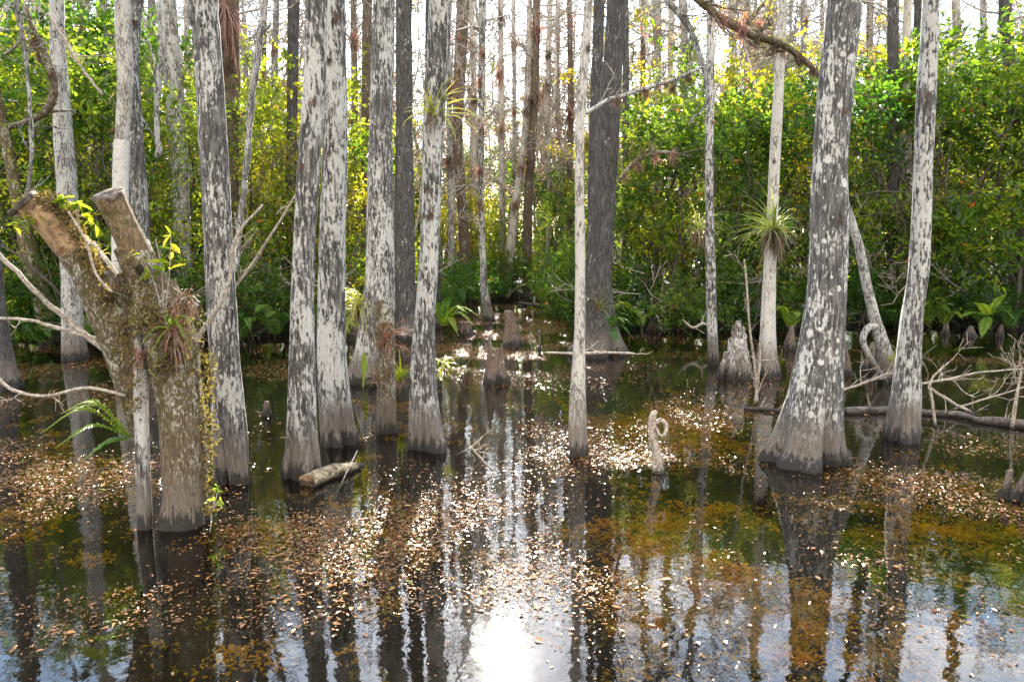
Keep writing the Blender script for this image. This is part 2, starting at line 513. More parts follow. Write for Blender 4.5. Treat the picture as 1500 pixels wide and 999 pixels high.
# ------------------------------------------------------------------ trees
def branch_tree(m, start, direction, length, r, level, g, droop=0.0, k=5, rmin=.003):
    """one wandering limb with side twigs, into the MB m"""
    n = 6 if level > 0 else 4
    d = unit(np.asarray(direction, dtype=float))
    P = [np.asarray(start, dtype=float)]
    for _ in range(n - 1):
        d = unit(d + g.normal(0, .22, 3) + np.array([0, 0, .10 - droop]))
        P.append(P[-1] + d * length / (n - 1))
    P = np.array(P)
    V, Fs = tube(P, np.linspace(r, max(r * .3, rmin), n), k if level > 1 else (4 if level > 0 else 3), cap=False)
    m.add(V, Fs, g.uniform(0, 1))
    if level > 0:
        for _ in range(g.integers(3, 6) if level > 1 else g.integers(3, 6)):
            q = g.uniform(.2, 1) * (n - 1)
            j = min(int(q), n - 2)
            s = P[j] + (P[j + 1] - P[j]) * (q - j)
            dd = unit(P[j + 1] - P[j]) + g.normal(0, .75, 3)
            branch_tree(m, s, dd, length * g.uniform(.3, .6), max(r * .45, rmin * 1.3), level - 1, g, droop, k, rmin)

def trunk_mesh(name, S, mat, flutes, amp, seed, k=44, dz=.05, rough=1.0):
    """S rows: x,y,z,radius from below the water up, local coordinates"""
    zt = S[-1, 2]
    L = np.linalg.norm(np.diff(S[:, :3], axis=0), axis=1).sum()
    n = int(min(150, max(20, L / dz)))
    Q = spline(S, n)
    P, r = Q[:, :3], np.maximum(Q[:, 3], .01)
    g = np.random.default_rng(seed)
    th = np.arange(k) * 2 * math.pi / k
    ph = g.uniform(0, 6.28)
    amp = amp * 1.45
    base = np.exp(-np.maximum(P[:, 2] - 0, 0) / .6)[:, None]
    tw = th[None] + .25 * (P[:, 2] - P[0, 2])[:, None] * .3
    wob = .5 * np.sin(tw * 2 + ph) + .35 * np.sin(tw * 3 + ph * 2)
    rid = .55 * (np.abs(np.cos((tw * flutes + ph + wob) / 2))) ** .7 + .45 * (.5 + .5 * np.cos(tw * (flutes // 2 + 1) + ph * 2 + wob))
    f = 1 - amp * base * (1 - rid) * 1.5 + amp * .45 * base * np.sin(tw * 2 + ph * 3)
    T = unit(np.gradient(P, axis=0))
    A = unit(np.cross(T, np.array([0, 1., .05])))
    B = np.cross(T, A)
    D = A[:, None] * np.cos(th)[None, :, None] + B[:, None] * np.sin(th)[None, :, None]
    V = P[:, None] + D * (r[:, None] * f)[..., None]
    N = Noise(seed + 1, 2.9, 3); N2 = Noise(seed + 2, 14, 2)
    V2 = V * np.array([1, 1, .4])
    base2 = np.exp(-np.maximum(P[:, 2], 0) / .35)[:, None]
    disp = (1 + .9 * base2) * rough * (.075 * N(V2) + .034 * N2(V2))
    V = V + D * (r[:, None] * disp)[..., None]
    return mesh(name, V.reshape(-1, 3), [ringfaces(n, k), (np.arange(k) + (n - 1) * k)[None]], mat)

TREES = {}
def cypress(key, label, pts, mat, flutes=7, amp=.3, height=13, name='cypress_tree', group=None, lean=None, Y=None, limbs=12, cat='tree', crown_from=5.2, rmin=.004):
    x, y, w = pts[0]
    b = gp(x, y)
    rb = w / 2 * depth(x, y, b[1]) / F
    YY = Y if Y is not None else b[1] + rb * .75
    S = []
    for (px, py, pw) in pts:
        p = at(px, py, YY)
        S.append([*p, pw / 2 * depth(px, py, YY) / F])
    S = np.array(S)
    S[0, 2] = 0 if Y is None else S[0, 2]
    if Y is None or S[0, 2] < .3:
        S[0, 2] = min(S[0, 2], 0.0)
        S = np.vstack([[S[0, 0], S[0, 1], -.6, S[0, 3] * 1.06], S])
    else:
        S = np.vstack([[S[0, 0], S[0, 1], -.2, S[0, 3] * 1.3], S])
    base = np.array([S[1, 0], S[1, 1], 0.0])
    # on above the frame, tapering
    seed = abs(hash(key)) % 9973 if False else sum(ord(c) * (i + 7) for i, c in enumerate(key)) % 9973
    g = np.random.default_rng(seed)
    d = unit(S[-1, :3] - S[-3, :3])
    top = S[-1]
    if height > top[2] + 1:
        n = 5
        d = unit(d * np.array([.6, .6, 1]) + np.array([0, 0, .3]))
        for q in range(1, n + 1):
            d = unit(d + g.normal(0, .035, 3))
            prev = S[-1]
            step = (height - top[2]) / n
            S = np.vstack([S, [*(prev[:3] + d * step / max(d[2], .5)), top[3] * (1 - .8 * q / n)]])
    S[:, :3] -= base
    root = thing(name, label, cat, base, group)
    obj('trunk', trunk_mesh('trunk', S, mat, flutes, amp, seed), root)
    if limbs:
        m = MB()
        zs = S[:, 2]
        for q in range(limbs):
            z = g.uniform(crown_from, height * .97)
            c = np.array([np.interp(z, zs, S[:, 0]), np.interp(z, zs, S[:, 1]), z])
            rr = np.interp(z, zs, S[:, 3])
            a = g.uniform(0, 6.28)
            branch_tree(m, c, [math.cos(a), math.sin(a), g.uniform(-.1, .6)], g.uniform(.9, 2.2), min(rr * .4, .035), 2, g, rmin=rmin)
        obj('crown', m.mesh('crown', M['twig']), root)
    TREES[key] = (root, YY, S, base)
    return root

cypress('T0', 'dark fluted trunk cut by the left edge of the photo, behind the long bare twigs', [(4, 572, 66), (0, 540, 50), (-6, 480, 34), (-14, 380, 28), (-30, 150, 24), (-44, 0, 22)], M['lich_lo'], 7, .3)
cypress('T2', 'lichen blotched cypress standing close beside the cut tree, dark fluted foot', [(341, 710, 64), (337, 660, 58), (333, 590, 50), (328, 500, 45), (322, 400, 43), (312, 200, 40), (302, 50, 38), (298, 0, 38)], M['lich_md'], 8, .32)
cypress('T3', 'white blotched cypress with flared foot next to the floating log', [(441, 704, 74), (442, 660, 62), (442, 590, 50), (443, 500, 40), (445, 380, 33), (453, 230, 30), (461, 120, 29), (464, 0, 29)], M['lich_hi'], 8, .28)
cypress('T4', 'broad pale cypress just behind the white blotched one beside the log', [(497, 655, 56), (492, 620, 50), (486, 540, 45), (485, 440, 39), (487, 330, 36), (491, 200, 34), (491, 80, 31), (491, 0, 30)], M['lich_hi'], 7, .28, crown_from=5.8)
cypress('T5', 'white speckled cypress whose swollen foot carries grassy air plants', [(542, 563, 66), (548, 510, 56), (555, 440, 46), (557, 380, 40), (558, 200, 35), (562, 0, 32)], M['lich_hi'], 7, .3, crown_from=6.5)
cypress('T6', 'dark straight trunk between the speckled cypress and the bromeliad cypress', [(596, 500, 42), (594, 470, 36), (592, 380, 30), (592, 200, 26), (592, 0, 24)], M['lich_lo'], 7, .25, height=15, crown_from=8)
cypress('T7', 'pale cypress carrying the high bromeliad, with one wide buttress root', [(624, 662, 66), (622, 630, 56), (619, 560, 42), (622, 480, 33), (628, 380, 30), (632, 280, 29), (634, 200, 29), (640, 100, 33), (645, 0, 32)], M['lich_hi'], 6, .33)
cypress('T8', 'slender smooth pale tree alone in the middle of the water', [(848, 670, 36), (846, 630, 32), (846, 580, 27), (849, 500, 18), (850, 400, 16), (849, 240, 14), (851, 160, 15), (862, 0, 13)], M['pale'], 6, .2, height=10, limbs=8)
cypress('T9', 'dark grey cypress with a broad fluted foot, behind the slender pale tree', [(877, 524, 92), (878, 500, 68), (877, 460, 48), (878, 400, 36), (888, 260, 31), (896, 120, 29), (903, 0, 28)], M['lich_lo'], 7, .32, height=16, crown_from=7)
cypress('T9b', 'dark trunk partly hidden behind the dark grey fluted cypress', [(868, 495, 24), (868, 400, 19), (871, 200, 18), (878, 0, 16)], M['lich_lo'], 6, .2, height=16, crown_from=8)
cypress('T9c', 'narrow dark trunk peeking out beside the dark grey fluted cypress', [(916, 470, 14), (916, 300, 10), (917, 100, 10), (916, 0, 9)], M['lich_lo'], 6, .2, height=15, Y=23, crown_from=8)
cypress('T10', 'thin straight lichen trunk standing beside the jagged grey stump', [(1045, 534, 18), (1043, 480, 15), (1041, 400, 14), (1039, 250, 12), (1041, 0, 10)], M['lich_hi'], 5, .15, height=11, limbs=9, crown_from=6)
cypress('T11', 'pale thin tree with a large bushy bromeliad halfway up', [(1124, 553, 38), (1124, 520, 28), (1125, 470, 23), (1128, 380, 17), (1137, 200, 14), (1147, 0, 13)], M['pale'], 6, .3, height=11, limbs=9, crown_from=6)
cypress('T12', 'thickest cypress, grey with round white lichen spots and a wide fluted skirt', [(1185, 688, 136), (1187, 655, 118), (1191, 610, 94), (1199, 540, 74), (1207, 460, 62), (1213, 380, 56), (1215, 250, 51), (1226, 110, 47), (1236, 0, 46)], M['spot'], 9, .3, height=15)
cypress('T13', 'mottled pale cypress at the end of the long wet log', [(1322, 648, 62), (1324, 610, 52), (1330, 540, 38), (1337, 460, 32), (1347, 380, 30), (1352, 250, 27), (1358, 120, 26), (1364, 0, 25)], M['lich_hi'], 7, .25)
cypress('T16', 'smooth grey trunk rising behind the left cut stub', [(106, 480, 30), (104, 400, 28), (100, 310, 27), (93, 200, 25), (85, 80, 21), (83, 0, 20)], M['grey'], 6, .15, height=12, Y=15.5, crown_from=6)
cypress('T17', 'crooked mossy trunk leaning out over the left pool', [(77, 506, 36), (68, 460, 28), (48, 390, 24), (30, 310, 20), (14, 230, 17), (-2, 150, 14), (-30, 40, 12)], M['mossy'], 5, .2, height=8, limbs=6)
cypress('T18a', 'trunk with a strip of white peeled wood above the upright cut stub', [(176, 480, 22), (176, 380, 20), (176, 290, 19), (178, 210, 19), (183, 120, 22), (180, 0, 24)], M['pale'], 6, .1, height=12, Y=13.5, crown_from=6)
cypress('T18b', 'pale trunk crossing behind the one with the peeled strip', [(208, 470, 26), (207, 380, 25), (205, 310, 24), (198, 180, 20), (194, 80, 20), (200, 0, 19)], M['lich_md'], 6, .1, height=12, Y=14.2, crown_from=6)
cypress('T19', 'grey lichened trunk in the shrubs between the cut tree and the dark fluted cypress', [(273, 498, 40), (272, 440, 29), (268, 380, 25), (262, 240, 25), (254, 120, 24), (246, 0, 24)], M['grey'], 7, .2, height=13, crown_from=7)
cypress('T20', 'brown shaggy trunk with dead fronds hanging down it', [(340, 480, 30), (337, 300, 26), (336, 100, 30), (334, 0, 32)], M['brown'], 6, .2, height=13, Y=19, crown_from=7)
cypress('T21', 'narrow dark lichened trunk in the shrubs left of the paired pale cypresses', [(428, 480, 20), (427, 250, 16), (429, 100, 16), (430, 0, 16)], M['lich_lo'], 6, .2, height=14, Y=20, crown_from=8)
cypress('T22', 'brown trunk half hidden behind the white speckled cypress', [(537, 470, 18), (537, 250, 15), (538, 0, 14)], M['brown'], 6, .2, height=14, Y=22, crown_from=8)
cypress('T23', 'crooked brown trunk at the head of the inlet', [(686, 428, 24), (682, 400, 17), (678, 320, 14), (670, 200, 15), (674, 100, 17), (678, 0, 19)], M['brown'], 6, .2, height=16, Y=29, crown_from=9)
cypress('T24', 'slim spotted trunk with a dark foot standing in the leaf-covered inlet', [(716, 471, 26), (711, 440, 16), (708, 400, 11), (705, 300, 9), (705, 150, 9), (707, 0, 10)], M['lich_hi'], 6, .2, height=14, crown_from=7)
cypress('T25', 'thin leaning trunk over the ferns at the head of the inlet', [(739, 432, 20), (745, 390, 14), (754, 310, 12), (765, 230, 10), (772, 160, 10), (776, 0, 8)], M['far'], 6, .2, height=14, Y=30, crown_from=9)
cypress('T26', 'dark trunk directly behind the bromeliad cypress', [(636, 470, 22), (634, 300, 19), (632, 120, 18), (633, 0, 18)], M['lich_lo'], 6, .2, height=15, Y=21, crown_from=8)
cypress('T28', 'bare grey trunk rising out of the shrubs right of the dark grey cypress', [(966, 460, 16), (964, 200, 13), (963, 80, 12), (962, 0, 13)], M['grey'], 6, .1, height=16, Y=27, crown_from=7)
cypress('T29', 'second bare grey trunk rising out of the shrubs, beside the arching branch', [(1003, 460, 14), (1002, 200, 12), (1002, 60, 11), (1001, 0, 10)], M['grey'], 6, .1, height=16, Y=28, crown_from=7)
cypress('T30', 'dark upright trunk veiled by leaves between the spotted and the mottled cypress', [(1312, 480, 22), (1310, 300, 19), (1308, 150, 17), (1308, 0, 17)], M['lich_lo'], 6, .2, height=15, Y=22, crown_from=7)
cypress('T31', 'pale ghostly trunk veiled by leaves close to the mottled cypress', [(1328, 480, 20), (1330, 300, 16), (1326, 150, 14), (1330, 0, 12)], M['far'], 6, .1, height=14, Y=22.6, crown_from=7)
cypress('T32', 'dark trunk behind the upper part of the mottled cypress', [(1340, 480, 18), (1342, 250, 15), (1345, 100, 14), (1347, 0, 14)], M['lich_lo'], 6, .1, height=15, Y=24, crown_from=8)
cypress('T33', 'dark trunk in the bright shrubs at the right border of the photo', [(1490, 470, 22), (1488, 250, 20), (1480, 120, 18), (1472, 0, 17)], M['lich_lo'], 6, .1, height=15, Y=23, crown_from=8)
cypress('T34', 'mid grey trunk between the upright stub and the crossing pale trunk, far back', [(158, 470, 20), (157, 250, 17), (152, 100, 15), (148, 0, 16)], M['far'], 6, .1, height=14, Y=21, crown_from=7)

THIN = [(733, 0, 737, 440, 9, 31), (752, 0, 748, 440, 7, 36), (786, 0, 772, 430, 12, 30), (806, 0, 800, 430, 9, 34), (818, -5, 822, 430, 7, 38), (834, 0, 838, 430, 9, 32), (690, -5, 694, 420, 9, 35), (655, 0, 660, 440, 9, 27),
        (942, 0, 948, 430, 8, 33), (985, 0, 980, 430, 9, 38), (1072, 0, 1078, 430, 11, 30), (1092, 0, 1090, 430, 9, 36), (1128, 0, 1120, 430, 13, 31), (1178, 0, 1185, 430, 10, 30), (1275, 0, 1270, 430, 10, 33), (1400, 0, 1405, 430, 12, 29), (1440, 0, 1436, 430, 10, 34),
        (518, 0, 522, 430, 10, 27), (575, 0, 574, 430, 9, 33), (405, 0, 398, 430, 10, 27), (388, 0, 372, 430, 8, 31), (272, 0, 280, 430, 9, 28), (222, 0, 226, 430, 12, 24), (122, 0, 128, 430, 11, 25), (55, 0, 60, 430, 9, 27), (18, 0, 10, 430, 11, 24)]
for q, (xa, ya, xb, yb, w_, Yt) in enumerate(THIN):
    inlet = 640 < xa < 850
    cypress('thin%d' % q, 'thin bare tree with stray twigs ' + ('beyond the head of the inlet' if inlet else 'in the shrubs left of the inlet' if xa < 640 else 'in the shrubs right of the inlet'),
            [(xb, yb, w_ * 1.3), (.7 * xb + .3 * xa + 3 * math.sin(q * 2.1), .7 * yb + .3 * ya, w_ * 1.05), (.35 * xb + .65 * xa + 3 * math.sin(q * 1.3), .35 * yb + .65 * ya, w_), (xa, ya, w_ * .9)],
            [M['far'], M['grey'], M['brown']][q % 3], 5, .1, height=11.5, Y=Yt, limbs=12, crown_from=3.6, rmin=.006, name='bare_tree', group='thin bare trees ' + ('beyond the inlet' if inlet else 'left of the inlet' if xa < 640 else 'right of the inlet'))

# bare dead trunk leaning on the thick spotted cypress, with its looping root
root = thing('leaning_tree', 'thin grey dead trunk leaning against the thick spotted cypress', 'tree', at(1298, 548, 13.2) * [1, 1, 0])
b0 = np.array(root.location)
pts = [(1300, 552, 30), (1294, 510, 22), (1282, 470, 17), (1270, 420, 15), (1258, 360, 13), (1243, 310, 11), (1236, 290, 9)]
S = np.array([[*(at(x, y, 13.2 - .5 * (552 - y) / 250)), w / 2 * 13.2 / F] for x, y, w in pts])
S[:, :3] -= b0
S = np.vstack([[S[0, 0], S[0, 1], -.4, S[0, 3]], S])
obj('trunk', trunk_mesh('trunk', S, M['grey'], 5, .15, 61, 24), root)
P = spline(np.array([at(x, y, 13.0) for x, y in [(1284, 476), (1270, 482), (1264, 500), (1274, 522), (1290, 548), (1306, 574)]]) - b0, 22)
V, Fs = tube(P, np.linspace(.062, .04, 22), 10)
obj('looping_root', mesh('looping_root', V, Fs, M['grey']), root)

# strip of peeled wood on the trunk above the upright stub
r_, YY, S, b_ = TREES['T18a']
P = spline(np.array([[*(at(x, y, YY) - b_), w / 2 * YY / F] for x, y, w in [(178.5, 206, 20.5), (178, 215, 21.5), (177, 250, 22), (176, 330, 22.5), (176, 380, 23), (176, 392, 21)]]), 30)
V, Fs = tube(P[:, :3], P[:, 3] * (1.0 + .02 * np.sin(np.arange(30) * 2.3)), 24)
obj('peeled_wood', mesh('peeled_wood', V, Fs, woodmat('peeled_white_wood', (.36, .34, .31), (.58, .56, .52), 45)), r_)

# slim young stem with epiphytes before the speckled cypress
cypress('T5b', 'short slim mossy stem crowded with reddish air plants', [(566, 636, 30), (565, 600, 26), (566, 540, 24), (565, 490, 26), (560, 455, 20), (556, 440, 10)], M['mossy'], 5, .15, height=1.6, limbs=0, name='dead_snag', cat='dead snag')

# ------------------------------------------------------------------ the pollarded tree
g = np.random.default_rng(5)
YC = gp(268, 775)[1] + .16
root = thing('cut_tree', 'mossy old tree sawn off into two blunt stubs', 'tree', at(262, 775, YC) * [1, 1, 0])
b0 = np.array(root.location)
def limb(name, pts, mat, dy=(0, 0), k=32, flutes=5, amp=.1, seed=1, cap0=False, under=True):
    n = len(pts)
    S = []
    for q, (x, y, w) in enumerate(pts):
        yy = YC + dy[0] + (dy[1] - dy[0]) * q / (n - 1)
        S.append([*(at(x, y, yy) - b0), w / 2 * depth(x, y, yy) / F])
    S = np.array(S)
    if under:
        S[0, 2] = 0
        S = np.vstack([[S[0, 0], S[0, 1], -.5, S[0, 3] * 1.05], S])
    return obj(name, trunk_mesh(name, S, mat, flutes, amp, seed, k, .025, 2.4 if name != 'stem' else 1.2), root)
limb('trunk', [(275, 776, 60), (275, 720, 52), (272, 650, 54), (264, 570, 62), (253, 510, 68), (240, 460, 62), (228, 415, 50)], M['mossy'], (0, .05), 60, 6, .14, 71)
limb('limb', [(206, 640, 26), (190, 540, 48), (172, 470, 58), (146, 415, 54), (112, 366, 50)], M['mossy'], (.16, -.04), 36, 5, .1, 72, under=False)
limb('limb', [(240, 480, 56), (222, 425, 52), (204, 385, 46), (193, 360, 45)], M['mossy'], (-.02, .02), 36, 5, .1, 73, under=False)
limb('limb', [(222, 560, 40), (205, 480, 34), (186, 430, 26), (180, 400, 16)], M['mossy'], (.02, .05), 24, 5, .1, 75, under=False)
s1 = limb('bare_stub', [(122, 378, 50), (96, 350, 51), (62, 315, 47), (34, 297, 45)], M['cut'], (-.035, -.16), 32, 4, .12, 76, under=False)
s2 = limb('bare_stub', [(198, 372, 46), (186, 345, 44), (172, 312, 43), (160, 287, 44)], M['stub'], (.015, -.10), 32, 4, .08, 77, under=False)
limb('stem', [(212, 772, 24), (210, 700, 21), (207, 620, 19), (206, 550, 18), (207, 480, 18), (204, 440, 13)], M['lich_hi'], (-.14, -.10), 22, 4, .08, 78)
# knot hole
P = at(207, 397, YC - .20) - b0
th = np.linspace(0, 2 * math.pi, 22)
ring = P + np.stack([.052 * np.cos(th), -.015 * np.cos(th * 2), .062 * np.sin(th)], -1)
V, Fs = tube(ring, .022, 8)
obj('knot', mesh('knot', V, Fs, M['mossy']), root)
V, Fs = tube(np.array([P + [0, .06, 0], P + [0, -.006, 0]]), [.05, .05], 16)  # near-black solid plug, painting the shade inside the knot hole
hm, nt = newmat('hollow_shade'); gg = NT(nt); bb = gg.n('ShaderNodeBsdfPrincipled'); bb.inputs['Base Color'].default_value = (.012, .01, .008, 1); bb.inputs['Roughness'].default_value = 1
oo = gg.n('ShaderNodeOutputMaterial'); gg.l(bb.outputs[0], oo.inputs[0])
obj('shade_plug', mesh('shade_plug', V, Fs, hm), root)
# sawn faces
for (x, y, w, yy, ax) in ((32, 296, 46, YC - .165, (-.6, -.35, .72)), (159, 285, 45, YC - .105, (-.16, -.42, .9))):
    c = at(x, y, yy) - b0
    r = w / 2 * yy / F
    ax = unit(np.array(ax))
    u = unit(np.cross(ax, [0, 1., .2])); v = np.cross(ax, u)
    th = np.arange(28) * 2 * math.pi / 28
    rad = r * (1 + .06 * np.sin(3 * th + 1) + .04 * np.sin(7 * th))
    rings = []
    for q, (sc_, h) in enumerate(((1.0, -.03), (1.04, .0), (.96, .012), (.6, .008), (.25, .014), (.02, .004))):
        rings.append(c + (u[None] * np.cos(th)[:, None] + v[None] * np.sin(th)[:, None]) * (rad * sc_)[:, None] + ax * h + ax[None] * (g.normal(0, .003, 28))[:, None])
    V = np.concatenate(rings)
    obj('cut_face', mesh('cut_face', V, ringfaces(6, 28), M['cutface']), root)

def tuft_cloud(centers, n, spread, size, seed, up=.4):
    g = np.random.default_rng(seed)
    c = np.asarray(centers)[g.integers(0, len(centers), n)] + g.normal(0, 1, (n, 3)) * spread
    d = g.normal(0, 1, (n, 3)) + np.array([0, -.3, up])
    V, Fq = leaves(c, d, g.normal(0, 1, (n, 3)), size * g.uniform(.5, 1.4, n), size * .35, .1)
    return V, Fq, np.repeat(g.uniform(0, 1, n), 6)
cs = [at(x, y, YC - .16) - b0 for x, y in [(60, 296), (82, 302), (100, 318), (112, 345), (130, 372), (140, 395), (160, 430)]]
V, Fq, t = tuft_cloud(cs, 1500, .035, .045, 11)
obj('foliage', mesh('foliage', V, Fq, M['moss'], False, t), root)  # moss clump on the left stub, built of small leaves
cs = [at(x, y, YC - .22) - b0 for x, y in [(230, 465), (240, 500), (255, 520), (270, 470), (265, 500), (240, 540), (215, 470)]]
V, Fq, t = tuft_cloud(cs, 1300, .06, .05, 12)
obj('foliage', mesh('foliage', V, Fq, M['moss'], False, t), root)  # moss on the trunk, as small leaves
cs = [at(302 + 5 * math.sin(q), 520 + q * 16, YC - .02) - b0 for q in range(15)]
V, Fq, t = tuft_cloud(cs, 700, .035, .05, 13, 0)
obj('foliage', mesh('foliage', V, Fq, M['moss'], False, t), root)  # moss down the right edge, as small leaves
cs = [at(x, y, YC - .20) - b0 for x, y in [(170, 470), (190, 520), (182, 500), (150, 430), (196, 560), (200, 590), (212, 440), (190, 380), (205, 420)]]
V, Fq, t = tuft_cloud(cs, 900, .04, .035, 14)
obj('foliage', mesh('foliage', V, Fq, M['moss'], False, t), root)  # moss tufts over the limbs, as small leaves

# ------------------------------------------------------------------ epiphytes and ferns
def rosette(name, label, cat, loc, n, L, W, elev, droop, mat, seed, skirt=0, group=None, skirtL=.3):
    root = thing(name, label, cat, loc, group)
    V, Fq, t = blades(n, L, W, elev, droop, seed)
    obj('leaves', mesh('leaves', V, Fq, mat, True, t), root)
    if skirt:
        V, Fq, t = blades(skirt, skirtL, W * .8, (-85, -20), .6, seed + 50, .04)
        obj('dead_leaves', mesh('dead_leaves', V, Fq, M['skirt'], True, t), root)
    return root

def front(key, py, off=0.0):
    """point on the front of a tree's trunk at the picture height py"""
    r_, YY, S, base = TREES[key]
    z = at(750, py, YY)[2]
    return np.array([np.interp(z, S[:, 2], S[:, 0]) + base[0] + off, np.interp(z, S[:, 2], S[:, 1]) + base[1] - np.interp(z, S[:, 2], S[:, 3]) * .9, z])

rosette('bromeliad', 'spiky bromeliad high on the pale buttressed cypress', 'bromeliad', front('T7', 172), 60, .52, .024, (0, 88), 1.2, M['brom'], 21, 40, skirtL=.26)
rosette('bromeliad', 'large bushy bromeliad around the pale thin tree, with a brown skirt of dead leaves', 'bromeliad', front('T11', 338), 95, .88, .034, (-5, 85), 1.3, M['brom'], 22, 110, skirtL=.55)
rosette('bromeliad', 'small bromeliad high on the pale thin tree where the mossy bough crosses', 'bromeliad', front('T11', 72), 45, .36, .02, (5, 88), 1.3, M['brom'], 23, 30)
rosette('bromeliad', 'pale grassy bromeliad behind the thin straight lichen trunk', 'bromeliad', at(1024, 338, 15.6), 60, .80, .024, (0, 80), 1.8, M['brom'], 24, 50, skirtL=.6)
rosette('bromeliad', 'sunlit yellow bromeliad low between two cypresses', 'bromeliad', at(585, 556, 11.0), 46, .36, .028, (20, 88), .7, M['bromlit'], 25, 14)
rosette('bromeliad', 'small yellow-green bromeliad at the buttress of the pale cypress', 'bromeliad', at(650, 530, 10.4), 26, .34, .015, (-60, 60), .9, M['brom'], 26)
rosette('air_plant', 'grey grassy air plant draped over the swollen cypress foot', 'air plant', at(526, 452, 13.1), 130, .8, .018, (-20, 80), 2.6, M['brom'], 27, 60, skirtL=.5)
rosette('air_plant', 'reddish air plant midway up the slim mossy stem', 'air plant', front('T5b', 495), 70, .34, .014, (-40, 80), 1.0, M['red'], 28, 20)
rosette('air_plant', 'small red air plant low on the slim mossy stem', 'air plant', front('T5b', 556, -.06), 40, .26, .016, (-20, 80), .8, M['red'], 29)
rosette('air_plant', 'tuft of dry grassy air plant on the cut tree', 'air plant', at(250, 485, YC - .28), 130, .30, .007, (-70, 80), 1.2, M['air'], 30, 60, skirtL=.22)
rosette('air_plant', 'brown dry air plant beside the knot of the cut tree', 'air plant', at(272, 440, YC - .22), 90, .26, .010, (-70, 60), 1.4, M['skirt'], 31, 40)
rosette('air_plant', 'fine dry air plant at the foot of the arching limb below the cut stub', 'air plant', at(205, 520, YC - .2), 60, .2, .006, (-60, 80), 1.2, M['air'], 32)
rosette('bromeliad', 'thin red flower spike of an air plant at the foot of the dark grey cypress', 'flower spike', front('T9', 452, -.06), 4, .42, .018, (80, 90), .1, M['flower'], 35)
rosette('strap_fern', 'drooping strap fern on the foot of the dark grey cypress', 'fern', front('T9', 452, -.02), 34, .85, .026, (10, 85), 2.8, M['brom'], 33, 12)
rosette('air_plant', 'small air plant at the base of the leaning dead trunk', 'air plant', at(1308, 528, 12.9), 34, .26, .02, (-20, 85), 1.0, M['brom'], 34)

def fern(label, loc, specs, mat, pin, pw, npair=22, seed=1, group=None):
    """specs: list of (dx, dy, dz, sag) frond end offsets"""
    root = thing('fern', label, 'fern', loc, group)
    for q, (dx, dy, dz, sag) in enumerate(specs):
        e = np.array([dx, dy, dz])
        mid = e * .5 + np.array([0, 0, sag])
        m = frond(np.array([[0, 0, 0], mid, e]), pin, pw, npair, seed + q)
        obj('frond', m.mesh('frond', mat, False), root)
    return root
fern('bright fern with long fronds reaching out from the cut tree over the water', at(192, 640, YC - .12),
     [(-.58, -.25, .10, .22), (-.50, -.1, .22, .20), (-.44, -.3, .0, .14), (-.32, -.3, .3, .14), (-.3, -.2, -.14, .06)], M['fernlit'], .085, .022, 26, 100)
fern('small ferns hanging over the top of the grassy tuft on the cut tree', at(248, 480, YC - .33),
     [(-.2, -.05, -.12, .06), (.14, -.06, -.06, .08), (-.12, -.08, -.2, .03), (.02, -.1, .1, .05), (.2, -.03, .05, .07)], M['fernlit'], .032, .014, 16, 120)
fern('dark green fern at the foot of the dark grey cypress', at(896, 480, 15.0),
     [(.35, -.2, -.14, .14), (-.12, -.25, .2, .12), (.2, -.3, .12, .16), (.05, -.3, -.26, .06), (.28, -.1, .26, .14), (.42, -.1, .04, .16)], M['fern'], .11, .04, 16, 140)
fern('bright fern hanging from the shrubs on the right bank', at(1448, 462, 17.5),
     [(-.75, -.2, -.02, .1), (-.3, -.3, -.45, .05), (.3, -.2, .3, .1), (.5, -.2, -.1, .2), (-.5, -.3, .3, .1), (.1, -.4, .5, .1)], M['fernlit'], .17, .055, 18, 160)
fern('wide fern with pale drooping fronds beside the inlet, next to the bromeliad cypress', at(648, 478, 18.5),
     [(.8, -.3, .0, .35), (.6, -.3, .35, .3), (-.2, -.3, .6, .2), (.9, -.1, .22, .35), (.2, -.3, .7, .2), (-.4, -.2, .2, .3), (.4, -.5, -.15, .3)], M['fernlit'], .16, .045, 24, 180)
def fern_ring(label, loc, n, L, mat, seed, group=None, pin=.2, pw=.06):
    g = np.random.default_rng(seed)
    sp = []
    for q in range(n):
        a = q * 6.283 / n + g.uniform(-.3, .3)
        l = L * g.uniform(.7, 1.1)
        sp.append((l * .75 * math.cos(a), l * .75 * math.sin(a), l * g.uniform(.15, .75), l * .32))
    return fern(label, loc, sp, mat, pin, pw, 22, seed, group)
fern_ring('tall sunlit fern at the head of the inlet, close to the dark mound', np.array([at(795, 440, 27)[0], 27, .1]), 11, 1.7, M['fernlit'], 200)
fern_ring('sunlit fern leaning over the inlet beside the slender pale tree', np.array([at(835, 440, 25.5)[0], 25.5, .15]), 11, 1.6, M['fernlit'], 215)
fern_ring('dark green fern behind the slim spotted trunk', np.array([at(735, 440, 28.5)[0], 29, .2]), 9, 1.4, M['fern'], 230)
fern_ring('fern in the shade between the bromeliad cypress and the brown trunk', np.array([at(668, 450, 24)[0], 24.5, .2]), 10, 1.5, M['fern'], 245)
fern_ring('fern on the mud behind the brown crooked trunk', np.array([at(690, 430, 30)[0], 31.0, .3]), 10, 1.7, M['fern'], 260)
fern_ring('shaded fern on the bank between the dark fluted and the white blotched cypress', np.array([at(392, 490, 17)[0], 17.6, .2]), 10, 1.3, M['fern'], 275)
fern_ring('shaded fern by the left pool behind the crooked mossy trunk', np.array([at(110, 480, 17.5)[0], 18, .2]), 10, 1.2, M['fern'], 290)
g = np.random.default_rng(350)
